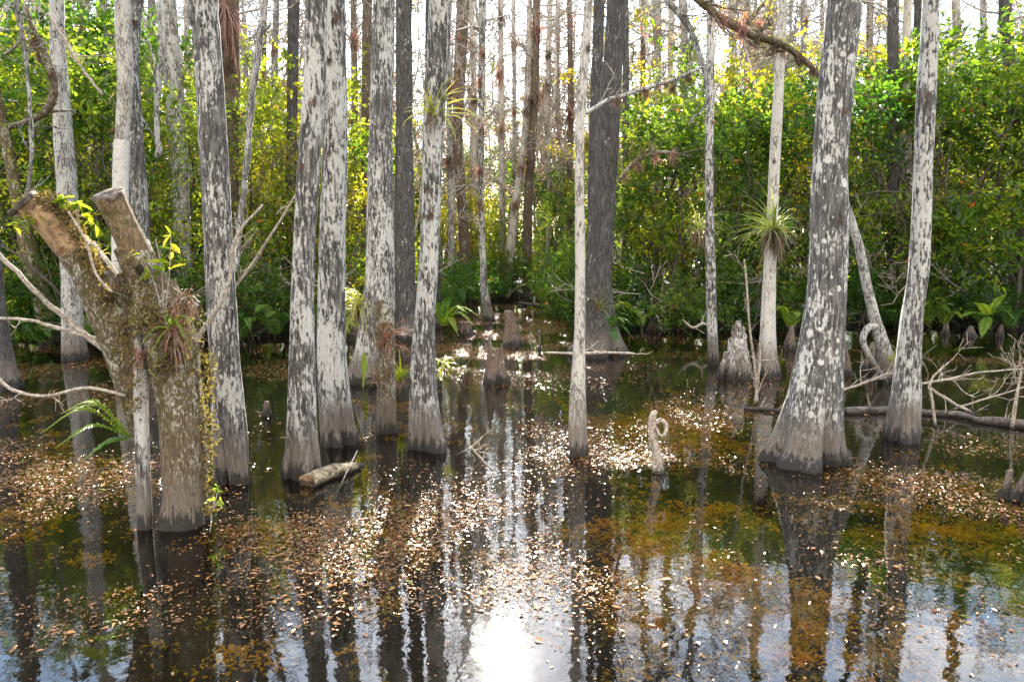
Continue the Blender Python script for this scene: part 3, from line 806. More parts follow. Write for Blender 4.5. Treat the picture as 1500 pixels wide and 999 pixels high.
for q in range(22):
    x = g.uniform(-12, -3) if q < 12 else g.uniform(2.6, 12.5)
    side = 'left bank' if x < 0 else 'right bank'
    fern_ring('arching fern at the edge of the dark water along the ' + side, np.array([x, float(bank(x)) - g.uniform(0, .5), .1]), 8, g.uniform(.8, 1.4), M['fern'] if q % 3 else M['fernlit'], 360 + 12 * q, 'ferns along the ' + side, .16, .05)
# a single bright strap leaf
root = thing('strap_fern', 'one bright green ladder leaf hanging beside the swollen cypress foot', 'fern', at(533, 515, 12.6))
m = frond(np.array([[0, 0, 0], [.01, -.04, -.25], [-.02, -.03, -.55]]), .055, .05, 20, 310, np.array([0, 1., 0]))
obj('frond', m.mesh('frond', M['fernlit'], False), root)

# ------------------------------------------------------------------ knees, stumps, logs, sticks
def knee(label, px, py, w, hpx, seed, lean=0.0, top=.28, flutes=5, name='cypress_knee', group=None, mat=None, parts=()):
    b = gp(px, py)
    YY = b[1] + w / 2 * b[1] / F * .6
    loc = at(px, py, YY) * [1, 1, 0]
    s = YY / F
    h = hpx * s
    root = thing(name, label, 'cypress knee', loc, group)
    def one(dx, w_, h_, ln, sd, nm):
        r0 = w_ / 2 * s
        S = np.array([[dx * s, 0, -.35, r0 * 1.05], [dx * s, 0, 0, r0], [dx * s + ln * h_ * .3, 0, h_ * .35, r0 * .72], [dx * s + ln * h_ * .7, 0, h_ * .75, r0 * (.26 + .55 * top)],
                      [dx * s + ln * h_, 0, h_ * .96, r0 * top], [dx * s + ln * h_ * 1.02, 0, h_, r0 * top * .45]])
        obj(nm, trunk_mesh(nm, S, mat or M['knee'], flutes, .38, sd, 30, .03), root)
    one(0, w, h, lean, seed, 'knee')
    for q, (dx, w_, hp, ln) in enumerate(parts):
        one(dx, w_, hp * s, ln, seed + 9 * q + 5, 'knee')
    return root
knee('split cypress knee with two peaks, in open water before the leafy inlet', 726, 563, 36, 52, 401, .10, .16, parts=((-7, 20, 72, -.02), (6, 18, 60, .05)))
knee('broad rounded brown stump in the leaf-covered inlet', 752, 508, 42, 52, 402, -.15, .38, 6, 'stump')
knee('low dark mound of wood beside the wide pale fern', 681, 492, 40, 20, 403, 0, .6, 6, 'stump')
knee('thin dark post standing in the inlet beside the rounded stump', 790, 516, 7, 32, 404, 0, .7, 3)
knee('small brown knee in the shade between the thin tree and the thick spotted cypress', 1155, 513, 24, 36, 405, .1, .25)
knee('pointed knee at the right border, the smaller of two', 1474, 731, 18, 44, 406, .05, .5, 4)
knee('thicker knee cut by the right border', 1497, 738, 34, 64, 407, .2, .35, 4)
knee('knee hidden behind the foot of the thick spotted cypress', 1240, 550, 26, 54, 408, -.15, .25)
knee('small dark knee on the left pool behind the dark fluted cypress', 392, 610, 22, 22, 409, 0, .4)
knee('knee under the looping root of the leaning dead trunk', 1272, 545, 24, 44, 410, .1, .3)
knee('jagged bleached stump of many spires beside the pale thin tree', 1076, 556, 44, 60, 411, .02, .52, 6, 'stump', None, bark('bleached_stump_wood', .46, dark=(.035, .026, .02), mid=(.20, .155, .13), lichen=(.62, .59, .55), scale=13, stain=.3),
     parts=((-19, 14, 40, .14), (13, 15, 78, -.06), (-6, 16, 80, .05), (21, 14, 48, -.16), (4, 18, 86, -.02), (-13, 11, 62, .12), (17, 9, 66, -.05), (-23, 10, 24, .12), (9, 13, 70, .02), (-2, 9, 70, -.05)))
knee('brown knee leaning on the pale thin tree with the bushy bromeliad', 1108, 545, 20, 52, 412, .12, .3)
g = np.random.default_rng(9)
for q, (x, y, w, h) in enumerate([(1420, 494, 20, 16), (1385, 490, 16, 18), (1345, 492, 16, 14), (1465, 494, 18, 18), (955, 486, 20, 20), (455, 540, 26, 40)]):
    knee(['dark knee under the hanging bright fern', 'dark knee in the shade behind the mottled cypress', 'dark stub just beside the mottled cypress trunk', 'dark knee at the far right bank', 'low knee under the dark shrubs right of the dark grey cypress', 'dark stub between the two pale paired cypresses'][q], x, y, w, h, 420 + q, .05, .35, mat=M['shadeknee'])

# curled stick
root = thing('driftwood_stick', 'bleached stick with a curled ring at its tip, upright in the water', 'stick', gp(963, 692))
b0 = np.array(root.location); YY = b0[1]
P = spline(np.array([at(x, y, YY) for x, y in [(964, 700), (962, 672), (957, 645), (955, 622), (957, 608), (962, 603)]]) - b0, 30)
V, Fs = tube(P, np.interp(np.linspace(0, 1, 30), [0, .3, .8, 1], [.064, .048, .036, .018]), 14)
V = V + .006 * Noise(8, 30, 2)(V)[:, None]
obj('stick', mesh('stick', V, Fs, M['dead']), root)
c = at(969, 627, YY) - b0
th = np.linspace(2.5, 2.5 - 5.9, 34)
P = c + np.stack([(.050 + .006 * np.sin(3 * th)) * np.cos(th), .03 * np.sin(th) + .012 * th, .070 * np.sin(th)], -1)
V, Fs = tube(P, np.linspace(.025, .012, 34) * (1 + .12 * np.sin(np.arange(34) * 1.7)), 10)
obj('curl', mesh('curl', V, Fs, M['dead']), root)

# floating log by the white blotched cypress
root = thing('floating_log', 'short weathered pale log wedged at the foot of the white blotched cypress', 'log', gp(470, 705))
b0 = np.array(root.location)
P = np.array([gp(450, 712) + [0, .0, .07], gp(474, 702) + [0, 0, .08], gp(500, 693) + [0, 0, .07], gp(522, 686) + [0, 0, .045], gp(534, 680) + [0, 0, .03]]) - b0
S = spline(np.hstack([P, [[.105], [.10], [.085], [.05], [.012]]]), 34)
V, Fs = tube(S[:, :3], S[:, 3], 20, cap=False)
ax = unit(P[1] - P[0])
Vn = Noise(77, 9, 3)(V * [1, 1, 1.6]); V = V + .022 * Vn[:, None] * np.array([.3, .5, 1])
V[:, 2] = (V[:, 2] - .03) * .72 + .008
obj('log', mesh('log', V, Fs, M['rot']), root)
th = np.arange(20)
endr = V[:20]; cc = endr.mean(0)
Vc = np.concatenate([endr * 1.0, cc + (endr - cc) * .6 + ax * .012, cc + (endr - cc) * .1 + ax * .02])
obj('cut_end', mesh('cut_end', Vc, ringfaces(3, 20)[:, ::-1], M['cut']), root)
V, Fs = tube(np.array([gp(494, 722), gp(508, 700) + [0, 0, .06], gp(524, 676) + [0, 0, .12]]) - b0, [.008, .007, .004], 6)
obj('twig', mesh('twig', V, Fs, M['dead']), root)

def log(label, pts, name='floating_log', mat='wetlog', seed=3, z=.02):
    root = thing(name, label, 'log', gp(*pts[0][:2]))
    b0 = np.array(root.location)
    S = np.array([[*(gp(x, y) + [0, 0, z] - b0), w / 2 * gp(x, y)[1] / F] for x, y, w in pts])
    Q = spline(S, 60)
    V, Fs = tube(Q[:, :3], Q[:, 3], 14)
    V = V + .012 * Noise(seed, 7, 3)(V)[:, None] * np.array([.2, .5, 1])
    obj('log', mesh('log', V, Fs, M[mat]), root)
    g = np.random.default_rng(seed)
    for q in range(4):
        i = g.integers(8, 54)
        m = MB(); branch_tree(m, Q[i, :3], [g.normal(), g.normal() * .5, g.uniform(.2, 1)], g.uniform(.12, .3), .012, 0, g)
        obj('twig', m.mesh('twig', M['dead']), root)
log('long wet brown log reaching from the thick spotted cypress past the mottled one', [(1238, 606, 14), (1290, 604, 14), (1340, 606, 13), (1400, 611, 12), (1436, 620, 9)])
log('dark half-sunk log at the right border beneath the dead forked branch', [(1425, 619, 8), (1460, 622, 16), (1505, 628, 18), (1560, 636, 14)], seed=8)
log('thin half-sunk branch floating beside the thick spotted cypress', [(1090, 600, 5), (1125, 603, 6), (1150, 606, 5)], seed=12, name='floating_branch')
log('leaf-strewn thin log across the mouth of the inlet', [(760, 447, 5), (800, 452, 9), (850, 458, 10), (900, 462, 8)], seed=15, z=.06)

def dead_branch(label, pts, Y, ntw, seed, r=None, tw=.5, mat='dead', name='dead_branch', group=None, cat='branch', dY=0.0):
    n = len(pts)
    Pw = np.array([at(x, y, Y + dY * q / max(n - 1, 1)) for q, (x, y, w) in enumerate(pts)])
    rad = np.array([w / 2 * Y / F for _x, _y, w in pts])
    root = thing(name, label, cat, Pw[0], group)
    S = spline(np.hstack([Pw - Pw[0], rad[:, None]]), 8 * n)
    V, Fs = tube(S[:, :3], np.maximum(S[:, 3], .002), 9)
    V = V + (Noise(seed, 18, 2)(V) * rad.mean() * .28)[:, None]
    obj('stem', mesh('stem', V, Fs, M[mat]), root)
    g = np.random.default_rng(seed)
    for q in range(ntw):
        i = g.integers(3, len(S) - 1)
        m = MB()
        T = unit(S[i, :3] - S[i - 1, :3])
        branch_tree(m, S[i, :3], T + g.normal(0, .6, 3) + [0, 0, .15], tw * g.uniform(.4, 1.1), max(S[i, 3] * .5, .004), 1, g)
        obj('twig', m.mesh('twig', M[mat]), root)
    return root
dead_branch('long pale dead branch slanting in front of the left pool to the cut tree', [(-30, 340, 6), (40, 415, 7), (95, 465, 8), (160, 518, 9)], 6.5, 1, 501, tw=.3)
dead_branch('thin dead twig lying almost level across the left pool to the cut tree', [(-20, 466, 4), (40, 469, 5), (90, 482, 6), (160, 500, 6)], 6.5, 1, 502, tw=.3)
dead_branch('low drooping twig over the left pool, the lowest of the three', [(-10, 546, 4), (20, 572, 5), (70, 579, 5), (130, 568, 5), (185, 580, 5)], 6.45, 3, 503, tw=.25)
dead_branch('dead twig curving down beside the left bare stub', [(100, 310, 3), (125, 352, 4), (140, 400, 4), (165, 428, 3)], 6.2, 1, 504, tw=.2)
dead_branch('long thin stick leaning between the dark fluted and white blotched cypresses', [(300, 462, 4), (345, 420, 4), (400, 340, 4), (455, 250, 3)], 8.0, 2, 505, tw=.4)
dead_branch('forked stick leaning on the dark fluted cypress', [(280, 510, 9), (330, 430, 6), (345, 350, 5), (385, 300, 3)], 7.2, 2, 506, tw=.4)
dead_branch('pale dead branch slanting into the water beyond the mottled cypress', [(1360, 568, 4), (1400, 592, 5), (1452, 622, 6)], 10.6, 2, 507)
dead_branch('dead forked branch standing up at the right border', [(1482, 630, 6), (1488, 590, 5), (1494, 555, 3), (1497, 535, 2)], 9.8, 4, 508, tw=.5)
dead_branch('upright dead twig in the water behind the mottled cypress', [(1371, 628, 4), (1366, 590, 4), (1364, 558, 3), (1390, 530, 2)], 9.9, 2, 509, tw=.4)
dead_branch('fan of dead twigs spreading towards the right border above the logs', [(1330, 566, 4), (1385, 556, 4), (1440, 545, 3), (1500, 540, 2)], 11.2, 7, 510, tw=.8)
dead_branch('tangle of dead twigs between the thick spotted and the mottled cypress', [(1225, 575, 3), (1262, 562, 4), (1300, 548, 3), (1330, 548, 2)], 11.4, 7, 511, tw=.7)
dead_branch('straggling dead twigs floating right of the dead tangle', [(1395, 600, 3), (1440, 585, 3), (1485, 572, 2), (1520, 560, 2)], 10.8, 5, 512, tw=.6)
dead_branch('thin dead twig across the slender pale tree in the middle', [(800, 516, 3), (850, 518, 4), (890, 516, 4), (928, 518, 3)], 8.7, 3, 513, tw=.35)
dead_branch('thin white sapling stem beside the jagged stump', [(1110, 600, 4), (1106, 540, 4), (1098, 480, 3), (1094, 420, 3), (1090, 380, 2)], 11.3, 3, 514, tw=.4, name='sapling', cat='sapling')
dead_branch('bare thin sapling with level side twigs beside the jagged stump', [(1106, 590, 4), (1112, 540, 4), (1114, 500, 3), (1118, 470, 2)], 11.0, 4, 515, tw=.5, name='sapling', cat='sapling')
dead_branch('slim twig stuck in the floating leaves by the bromeliad cypress', [(690, 655, 3), (700, 665, 3), (722, 690, 3)], 7.9, 3, 516, tw=.15)
dead_branch('short twig stranded against the foot of the bromeliad cypress', [(665, 668, 3), (690, 655, 3), (706, 640, 2)], 8.6, 2, 517, tw=.15)
dead_branch('pale bent twig on the water under the dark shrubs', [(1000, 468, 3), (1015, 480, 4), (1030, 474, 4), (1045, 482, 3)], 17.5, 2, 518, tw=.4)
g = np.random.default_rng(77)
for q in range(26):
    x = g.uniform(-11, -2.8) if q < 12 else g.uniform(2.6, 12.5)
    y = float(bank(x)) - g.uniform(.1, .9)
    side = 'left bank' if x < 0 else 'right bank'
    root = thing('dead_branch', 'bare pale twig hanging out of the shrubs over the ' + side, 'branch', (x, y + .5, g.uniform(.3, 1.6)), 'bare twigs over the ' + side)
    m = MB(); branch_tree(m, [0, 0, 0], [g.normal() * 1.2, -.5, g.uniform(-.5, .7)], g.uniform(.9, 2.2), .018, 2, g, rmin=.005)
    obj('stem', m.mesh('stem', M['dead'] if q % 2 else M['twig']), root)
# boughs between the trees
dead_branch('thick mossy bough slanting down to the thick spotted cypress', [(1005, -14, 9), (1050, 22, 10), (1098, 50, 12), (1150, 68, 10), (1202, 112, 8), (1216, 130, 7)], 11.5, 12, 520, tw=.8, mat='mossy')
dead_branch('long thin bough reaching right from the dark grey cypress', [(858, 166, 5), (895, 146, 6), (940, 132, 6), (985, 118, 6), (1030, 98, 4)], 14.6, 8, 521, tw=.7, mat='grey')
dead_branch('crooked mossy bough on the right of the dark grey cypress', [(906, 266, 5), (922, 246, 6), (940, 232, 6), (968, 224, 6), (996, 227, 3)], 15.8, 9, 522, tw=.7, mat='mossy')
dead_branch('bent grey bough over the shrubs beside the thin lichen trunk', [(975, 0, 8), (1005, 34, 9), (1020, 66, 9), (1032, 110, 7), (1038, 160, 6)], 15.2, 5, 523, tw=.7, mat='grey')
dead_branch('crooked bough at the upper left with moss knots', [(15, 186, 7), (45, 176, 9), (70, 160, 11), (78, 120, 10), (60, 70, 8), (35, 10, 7)], 13.5, 6, 524, tw=.7, mat='mossy')
dead_branch('thin grey sapling standing in the left shrubs', [(36, 300, 7), (46, 240, 6), (44, 160, 6), (36, 80, 6), (22, -10, 5)], 13.0, 6, 525, tw=.8, mat='grey', name='sapling', cat='sapling')
dead_branch('slender crooked sapling between the dark fluted and white blotched cypress', [(345, 400, 6), (352, 320, 8), (362, 230, 9), (368, 150, 10), (380, 60, 10), (392, -20, 9)], 13.0, 7, 526, tw=.9, mat='grey', name='sapling', cat='sapling')
dead_branch('dead twigs crossing high between the left trunks', [(70, 20, 4), (95, 60, 4), (120, 100, 4), (150, 140, 3)], 12.6, 5, 527, tw=.8)
dead_branch('thin vine-like stick beside the tall left trunks', [(232, 230, 8), (229, 150, 7), (236, 80, 7), (232, 0, 6)], 15.5, 6, 528, tw=.9, mat='grey', name='sapling', cat='sapling')

# ------------------------------------------------------------------ shrubs
def shrub_template(seed, wid, hgt, ntwig, nl, mat, leafL=.115):
    g = np.random.default_rng(seed)
    root = thing('shrub', 'shrub', 'shrub')
    nlobe = 13
    lob = []
    for q in range(nlobe):
        z = g.uniform(.14, .92)
        rr = wid * .5 * (.95 - .45 * abs(z - .45)) * math.sqrt(g.uniform(.0, 1))
        a = g.uniform(0, 6.283)
        lob.append([rr * math.cos(a), rr * math.sin(a), z * hgt, g.uniform(.5, .95) * wid * .25])
    lob = np.array(lob)
    pick = g.choice(nlobe, ntwig, p=lob[:, 3] ** 2 / (lob[:, 3] ** 2).sum())
    d = unit(g.normal(0, 1, (ntwig, 3)))
    rad = lob[pick, 3] * g.uniform(.35, 1.12, ntwig)
    c = lob[pick, :3] + d * rad[:, None] * np.array([1, 1, .9])
    out = unit(d + np.array([0, 0, .35]) + g.normal(0, .35, (ntwig, 3)))
    c[:, 2] = np.maximum(c[:, 2], .12)
    tl = g.uniform(.25, .55, ntwig)
    u = g.uniform(-.2, 1, (ntwig, nl))
    pos = (c[:, None] + out[:, None] * (u * tl[:, None])[..., None] + g.normal(0, .05, (ntwig, nl, 3))).reshape(-1, 3)
    ld = (out[:, None] * .6 + g.normal(0, .75, (ntwig, nl, 3)) + np.array([0, 0, -.12])).reshape(-1, 3)
    nr = g.normal(0, .6, (ntwig * nl, 3)) + np.array([0, 0, 1.])
    L = leafL * g.uniform(.6, 1.25, len(pos))
    V, Fq = leaves(pos, ld, nr, L, L * .5)
    tw = g.uniform(0, .75, ntwig)
    tint = np.clip(np.repeat(tw, nl) + g.normal(0, .10, len(pos)), 0, .9)
    tint[g.uniform(0, 1, len(pos)) < .008] = .985
    obj('foliage', mesh('foliage', V, Fq, mat, False, np.repeat(tint, 6)), root)
    for q in range(5):
        a = g.uniform(0, 6.283)
        m = MB()
        s = np.array([.35 * math.cos(a), .35 * math.sin(a), -.3])
        tgt = lob[g.integers(0, nlobe), :3]
        branch_tree(m, s, unit(tgt - s) + [0, 0, .3], hgt * .75, .035, 2, g)
        obj('stem', m.mesh('stem', M['shrubwood']), root)
    return root

TPL = [shrub_template(600 + q, 3.0 + .3 * (q % 3), 4.2, [360, 400, 300, 380, 330, 350][q], 14, [M['leaf'], M['leafdark'], M['leafyellow']][q % 3], [.10, .092, .12, .08, .125, .09][q]) for q in range(6)]
LOW = [shrub_template(650 + q, 2.6, 1.9, 260, 14, M['leafdark'], .10) for q in range(2)]  # dark leaf colour puts the waterline shade into the low shrubs
g = np.random.default_rng(31)
def put(x, y, sc, label, group, tpls=TPL):
    tpl = tpls[g.integers(0, len(tpls))]
    dup(tpl, (x, y, float(max(0.0, min(.25, (y - float(bank(x))) * .2)))), g.uniform(0, 6.28), (sc * g.uniform(.9, 1.15), sc * g.uniform(.9, 1.15), sc), label, group)
def region(x):
    if x < -6.5: return 'far left bank'
    if x < -2.2: return 'bank behind the pale cypresses'
    if x < 2.4: return 'head of the inlet'
    if x < 7.5: return 'bank behind the jagged stump'
    return 'far right bank'
def hgt_at(x):
    return np.interp(x, [-16, -9, -5, -2.5, 0, 2.5, 4.5, 8, 11, 16], [7.2, 6.8, 5.8, 4.6, 3.0, 5.0, 6.4, 6.9, 8.0, 8.6])
for x in np.arange(-15.5, 17, 1.45):
    x = x + g.uniform(-.4, .4)
    y = float(bank(x)) + 1.3 + g.uniform(-.3, .5)
    put(x, y, hgt_at(x) / 4.2 * g.uniform(.72, .95), 'leafy green shrub in the front row on the ' + region(x), 'front shrubs on the ' + region(x))
for x in np.arange(-20, 21, 3.0):
    x = x + g.uniform(-.6, .6)
    y = float(bank(x)) + 4.2 + g.uniform(-.8, .8)
    put(x, y, hgt_at(x) / 4.2 * g.uniform(.95, 1.15), 'tall sunlit shrub in the second row on the ' + region(x), 'taller shrubs on the ' + region(x))
for x in np.arange(-27, 29, 2.6):
    x = x + g.uniform(-.8, .8)
    y = 37 + g.uniform(-2.5, 3)
    put(x, y, g.uniform(1.1, 1.5), 'far shrub seen through the trunks behind the ' + region(x * .6), 'far shrubs behind the ' + region(x * .6))
for x in np.arange(-40, 42, 3.6):
    put(x + g.uniform(-1, 1), 52 + g.uniform(-3, 3), g.uniform(1.3, 1.8), 'farthest hazy shrub far back behind the ' + region(x * .4), 'farthest shrubs behind the ' + region(x * .4))
for x in np.arange(-15, 17, 1.5):
    if -2.4 < x < 2.0: continue
    x = x + g.uniform(-.4, .4)
    put(x, float(bank(x)) + .35 + g.uniform(-.2, .3), g.uniform(.7, 1.0), 'low dark shrub overhanging the water on the ' + region(x), 'low shrubs along the ' + region(x), LOW)
for x, y, s in [(-1.9, 24.5, .8), (-1.5, 27.5, .8), (1.7, 24.0, .9), (2.2, 22.5, 1.1), (.9, 29.5, .8), (-.4, 30.4, .8), (-2.2, 21.5, .7)]:
    put(x, y, s, 'low leafy shrub beside the leaf-covered inlet', 'low shrubs around the inlet', LOW)
for tpl in TPL + LOW:
    wipe(tpl)

# sprigs on the cut tree
def sprig(label, base, tips, mat, leafL, n, seed):
    g = np.random.default_rng(seed)
    root = thing('sapling', label, 'sapling', base)
    b = np.asarray(base)
    for t_ in tips:
        t_ = np.asarray(t_) - b
        P = spline(np.array([[0, 0, 0], t_ * .5 + [.02, 0, .04], t_]), 10)
        V, Fs = tube(P, np.linspace(.006, .003, 10), 5)
        obj('stem', mesh('stem', V, Fs, M['twig']), root)
        i = g.integers(5, 10, n)
        V, Fq = leaves(P[i], g.normal(0, 1, (n, 3)) + [0, -.3, .1], g.normal(0, .4, (n, 3)) + [0, 0, 1], leafL * g.uniform(.6, 1.2, n), leafL * .45)
        obj('foliage', mesh('foliage', V, Fq, mat, False, np.repeat(g.uniform(.5, .92, n), 6)), root)
sprig('leafy sprig growing up beside the upright cut stub', at(240, 470, YC - .2), [at(250, 345, YC - .3), at(228, 350, YC - .25), at(205, 372, YC - .3)], M['leaf'], .11, 8, 701)
sprig('yellow-green sprig sprouting from the mossy top of the left stub', at(92, 318, YC - .15), [at(88, 290, YC - .2), at(118, 300, YC - .15), at(20, 330, YC - .25), at(140, 330, YC - .2)], M['leaf'], .09, 14, 702)
sprig('small seedling on the foot of the cut tree at the waterline', at(312, 745, YC - .1), [at(318, 712, YC - .1), at(305, 735, YC - .15), at(325, 738, YC - .1)], M['fernlit'], .05, 8, 703)

# ------------------------------------------------------------------ far forest of bare trunks
def bg_template(seed, h, r, nb):
    g = np.random.default_rng(seed)
    root = thing('bare_tree', 'tree', 'tree')
    n = 7
    S = np.zeros((n, 4))
    S[:, 2] = np.linspace(-.3, h, n)
    S[1:, 0] = np.cumsum(g.normal(0, .26, n - 1)); S[1:, 1] = np.cumsum(g.normal(0, .26, n - 1))
    S[:, 3] = r * (1 - .75 * np.linspace(0, 1, n)); S[0, 3] = r * 1.6
    obj('trunk', trunk_mesh('trunk', S, M['far'] if seed % 2 else M['grey'], 5, .1, seed, 14, .3), root)
    m = MB()
    for q in range(nb):
        z = g.uniform(.22, .98) * h
        c = np.array([np.interp(z, S[:, 2], S[:, 0]), np.interp(z, S[:, 2], S[:, 1]), z])
        a = g.uniform(0, 6.28)
        branch_tree(m, c, [math.cos(a), math.sin(a), g.uniform(-.25, .55)], g.uniform(.7, 2.2), min(r * .3, .035), 2, g, rmin=.010)
    obj('crown', m.mesh('crown', M['twig']), root)
    vs = np.concatenate(m.V)
    n = [500, 160, 900, 240][seed % 4]
    p = vs[g.integers(0, len(vs), n * 3)]
    p = p[p[:, 2] < h * .62][:n]
    p = np.repeat(p, 3, 0) + g.normal(0, .07, (len(p) * 3, 3))
    L = g.uniform(.06, .15, len(p))
    V, Fq = leaves(p, g.normal(0, 1, (len(p), 3)), g.normal(0, 1, (len(p), 3)), L, L * .4)
    obj('foliage', mesh('foliage', V, Fq, M['air'] if seed % 2 else M['leafyellow'], False, np.repeat(g.uniform(0, 1, len(p)), 6)), root)
    return root
BG = [bg_template(800 + q, [12, 13, 15, 12, 14, 11, 15, 13][q], [.06, .08, .13, .07, .10, .05, .14, .08][q], 30) for q in range(8)]
g = np.random.default_rng(44)
air_sites = []
for q in range(270):
    for _try in range(20):
        y = g.uniform(24, 30) if q < 24 else (g.uniform(30, 48) if q < 130 else g.uniform(48, 95))
        x = g.uniform(-1, 1) * (y * .68 + 2)
        if y > float(bank(x)) + 2.5 and not (abs(x + .0125 * y) < .45): break
    band = 'near' if y < 30 else ('middle' if y < 48 else 'far')
    s = g.uniform(.85, 1.15)
    dup(BG[g.integers(0, 8)], (x, y, .1), g.uniform(0, 6.28), (s, s, s), {
        'near': 'bare grey tree rising from the shrubs on the ' + region(x * .8),
        'middle': 'slender bare tree seen through the trunks beyond the ' + region(x * .6),
        'far': 'far bare tree against the white sky, beyond the ' + region(x * .35)}[band],
        {'near': 'bare trees on the ' + region(x * .8), 'middle': 'slender bare trees beyond the ' + region(x * .6), 'far': 'far bare trees beyond the ' + region(x * .35)}[band])
    if y < 45:
        for _ in range(g.integers(0, 2)):
            air_sites.append((x + g.uniform(-.3, .3), y - .15, g.uniform(3.0, 9.5), x))
def lace_template(seed, h, nb):
    g = np.random.default_rng(seed)
    root = thing('twiggy_tree', 'tree', 'tree')
    n = 6
    S = np.zeros((n, 4))
    S[:, 2] = np.linspace(-.3, h, n)
    S[1:, 0] = np.cumsum(g.normal(0, .3, n - 1)); S[1:, 1] = np.cumsum(g.normal(0, .3, n - 1))
    S[:, 3] = .07 * (1 - .8 * np.linspace(0, 1, n)) + .008
    obj('trunk', trunk_mesh('trunk', S, M['far'], 5, .1, seed, 10, .35), root)
    m = MB()
    for q in range(nb):
        z = g.uniform(.3, .98) * h
        c = np.array([np.interp(z, S[:, 2], S[:, 0]), np.interp(z, S[:, 2], S[:, 1]), z])
        a = g.uniform(0, 6.28)
        branch_tree(m, c, [math.cos(a), math.sin(a), g.uniform(-.3, .7)], g.uniform(1.0, 2.6), .022, 3 if q % 3 == 0 else 2, g, rmin=.011)
    obj('crown', m.mesh('crown', M['twig']), root)
    vs = np.concatenate(m.V)
    p = np.repeat(vs[g.integers(0, len(vs), 260)], 4, 0) + g.normal(0, .06, (1040, 3))
    L = g.uniform(.05, .13, len(p))
    V, Fq = leaves(p, g.normal(0, 1, (len(p), 3)), g.normal(0, 1, (len(p), 3)), L, L * .4)
    obj('foliage', mesh('foliage', V, Fq, M['air'] if seed % 2 else M['leafyellow'], False, np.repeat(g.uniform(0, 1, len(p)), 6)), root)
    return root
LACE = [lace_template(860 + q, [13, 14.5, 12, 13.5][q], 26) for q in range(4)]
for q in range(70):
    for _try in range(20):
        y = g.uniform(33, 56); x = g.uniform(-1, 1) * (y * .66 + 1)
        if abs(x + .0125 * y) > .5: break
    s = g.uniform(.85, 1.2)
    dup(LACE[q % 4], (x, y, .1), g.uniform(0, 6.28), (s, s, s), 'small much-branched bare tree tangled above the shrubs of the ' + region(x * .7), 'twiggy bare trees above the ' + region(x * .7))
    for _ in range(2):
        air_sites.append((x + g.uniform(-.6, .6), y - .1, g.uniform(4.5, 11), x))
for tpl in BG + LACE:
    wipe(tpl)

# ------------------------------------------------------------------ air plants scattered over trunks and boughs
def air_template(seed, mat, n, L, elev=(-80, 85)):
    root = thing('air_plant', 'air plant', 'air plant')
    V, Fq, t = blades(n, L, .012, elev, .7, seed, .03)
    obj('leaves', mesh('leaves', V, Fq, M[mat], True, t), root)
    V, Fq, t = blades(n // 2, L * .8, .010, (-90, -10), .5, seed + 3, .04)
    obj('dead_leaves', mesh('dead_leaves', V, Fq, M['skirt'], True, t), root)
    return root
AIR = [air_template(900, 'air', 90, .24), air_template(910, 'red', 70, .28), air_template(920, 'skirt', 110, .2), air_template(930, 'air', 60, .34)]
for x, y, z, x0 in air_sites:
    s = g.uniform(1.2, 2.3)
    dup(AIR[g.integers(0, 4)], (x, y, z), g.uniform(0, 6.28), (s, s, s), 'dry spiky air plant on a bare tree beyond the ' + region(x0 * .8), 'air plants on the bare trees beyond the ' + region(x0 * .8))
named = [('thin%d' % q, [int(30 + (q * 37) % 60), int(110 + (q * 53) % 70), int(190 + (q * 71) % 90)][:3 if 640 < THIN[q][0] < 850 else 2], 'thin bare tree') for q in range(len(THIN))] + [('T3', [150, 245], 'white blotched cypress beside the log'), ('T4', [30, 92, 165, 226, 262], 'broad pale cypress behind the log'), ('T7', [278, 316], 'pale buttressed cypress'), ('T19', [178], 'grey lichened trunk behind the cut tree'),
         ('T11', [236], 'pale thin tree, under its upper bromeliad'), ('T9', [150, 292], 'dark grey fluted cypress'), ('T5', [395], 'white speckled cypress'), ('T8', [72], 'slender smooth pale tree'), ('T10', [395, 180], 'thin straight lichen trunk'),
         ('T12', [165, 320], 'thick spotted cypress'), ('T13', [140], 'mottled pale cypress'), ('T20', [20, 60, 100], 'brown shaggy trunk'), ('T24', [80, 120, 190, 250, 300], 'slim spotted trunk in the inlet'), ('T25', [145, 165, 245, 300], 'thin leaning trunk over the inlet'),
         ('T23', [60, 100, 160], 'crooked brown trunk at the inlet'), ('T21', [60], 'narrow dark lichened trunk'), ('T18b', [35, 95, 180], 'pale trunk crossing the peeled one')]
for key, pys, desc in named:
    for q, py in enumerate(pys):
        p = front(key, py, g.uniform(-.04, .04))
        big = key.startswith('thin') or key in ('T24', 'T25', 'T23', 'T20')
        s = g.uniform(.9, 1.6) if big else g.uniform(.32, .5)
        word = ['uppermost', 'second from the top', 'third from the top', 'fourth from the top', 'fifth from the top'][q] if len(pys) > 1 else 'only small'
        lab = (word + ' ' if len(pys) > 1 else '') + ('shaggy' if big else 'small dark') + ' air plant on the ' + desc
        grp = None
        if key.startswith('thin'):
            xa = THIN[int(key[4:])][0]
            side = 'beyond the inlet' if 640 < xa < 850 else 'left of the inlet' if xa < 640 else 'right of the inlet'
            lab, grp = 'shaggy brown air plant on a thin bare tree ' + side, 'air plants on thin bare trees ' + side
            s *= 1.75 if 640 < xa < 850 else 1.3
        dup(AIR[g.integers(0, 4)] if big else AIR[2], p, g.uniform(0, 6.28), (s, s, s), lab, grp)
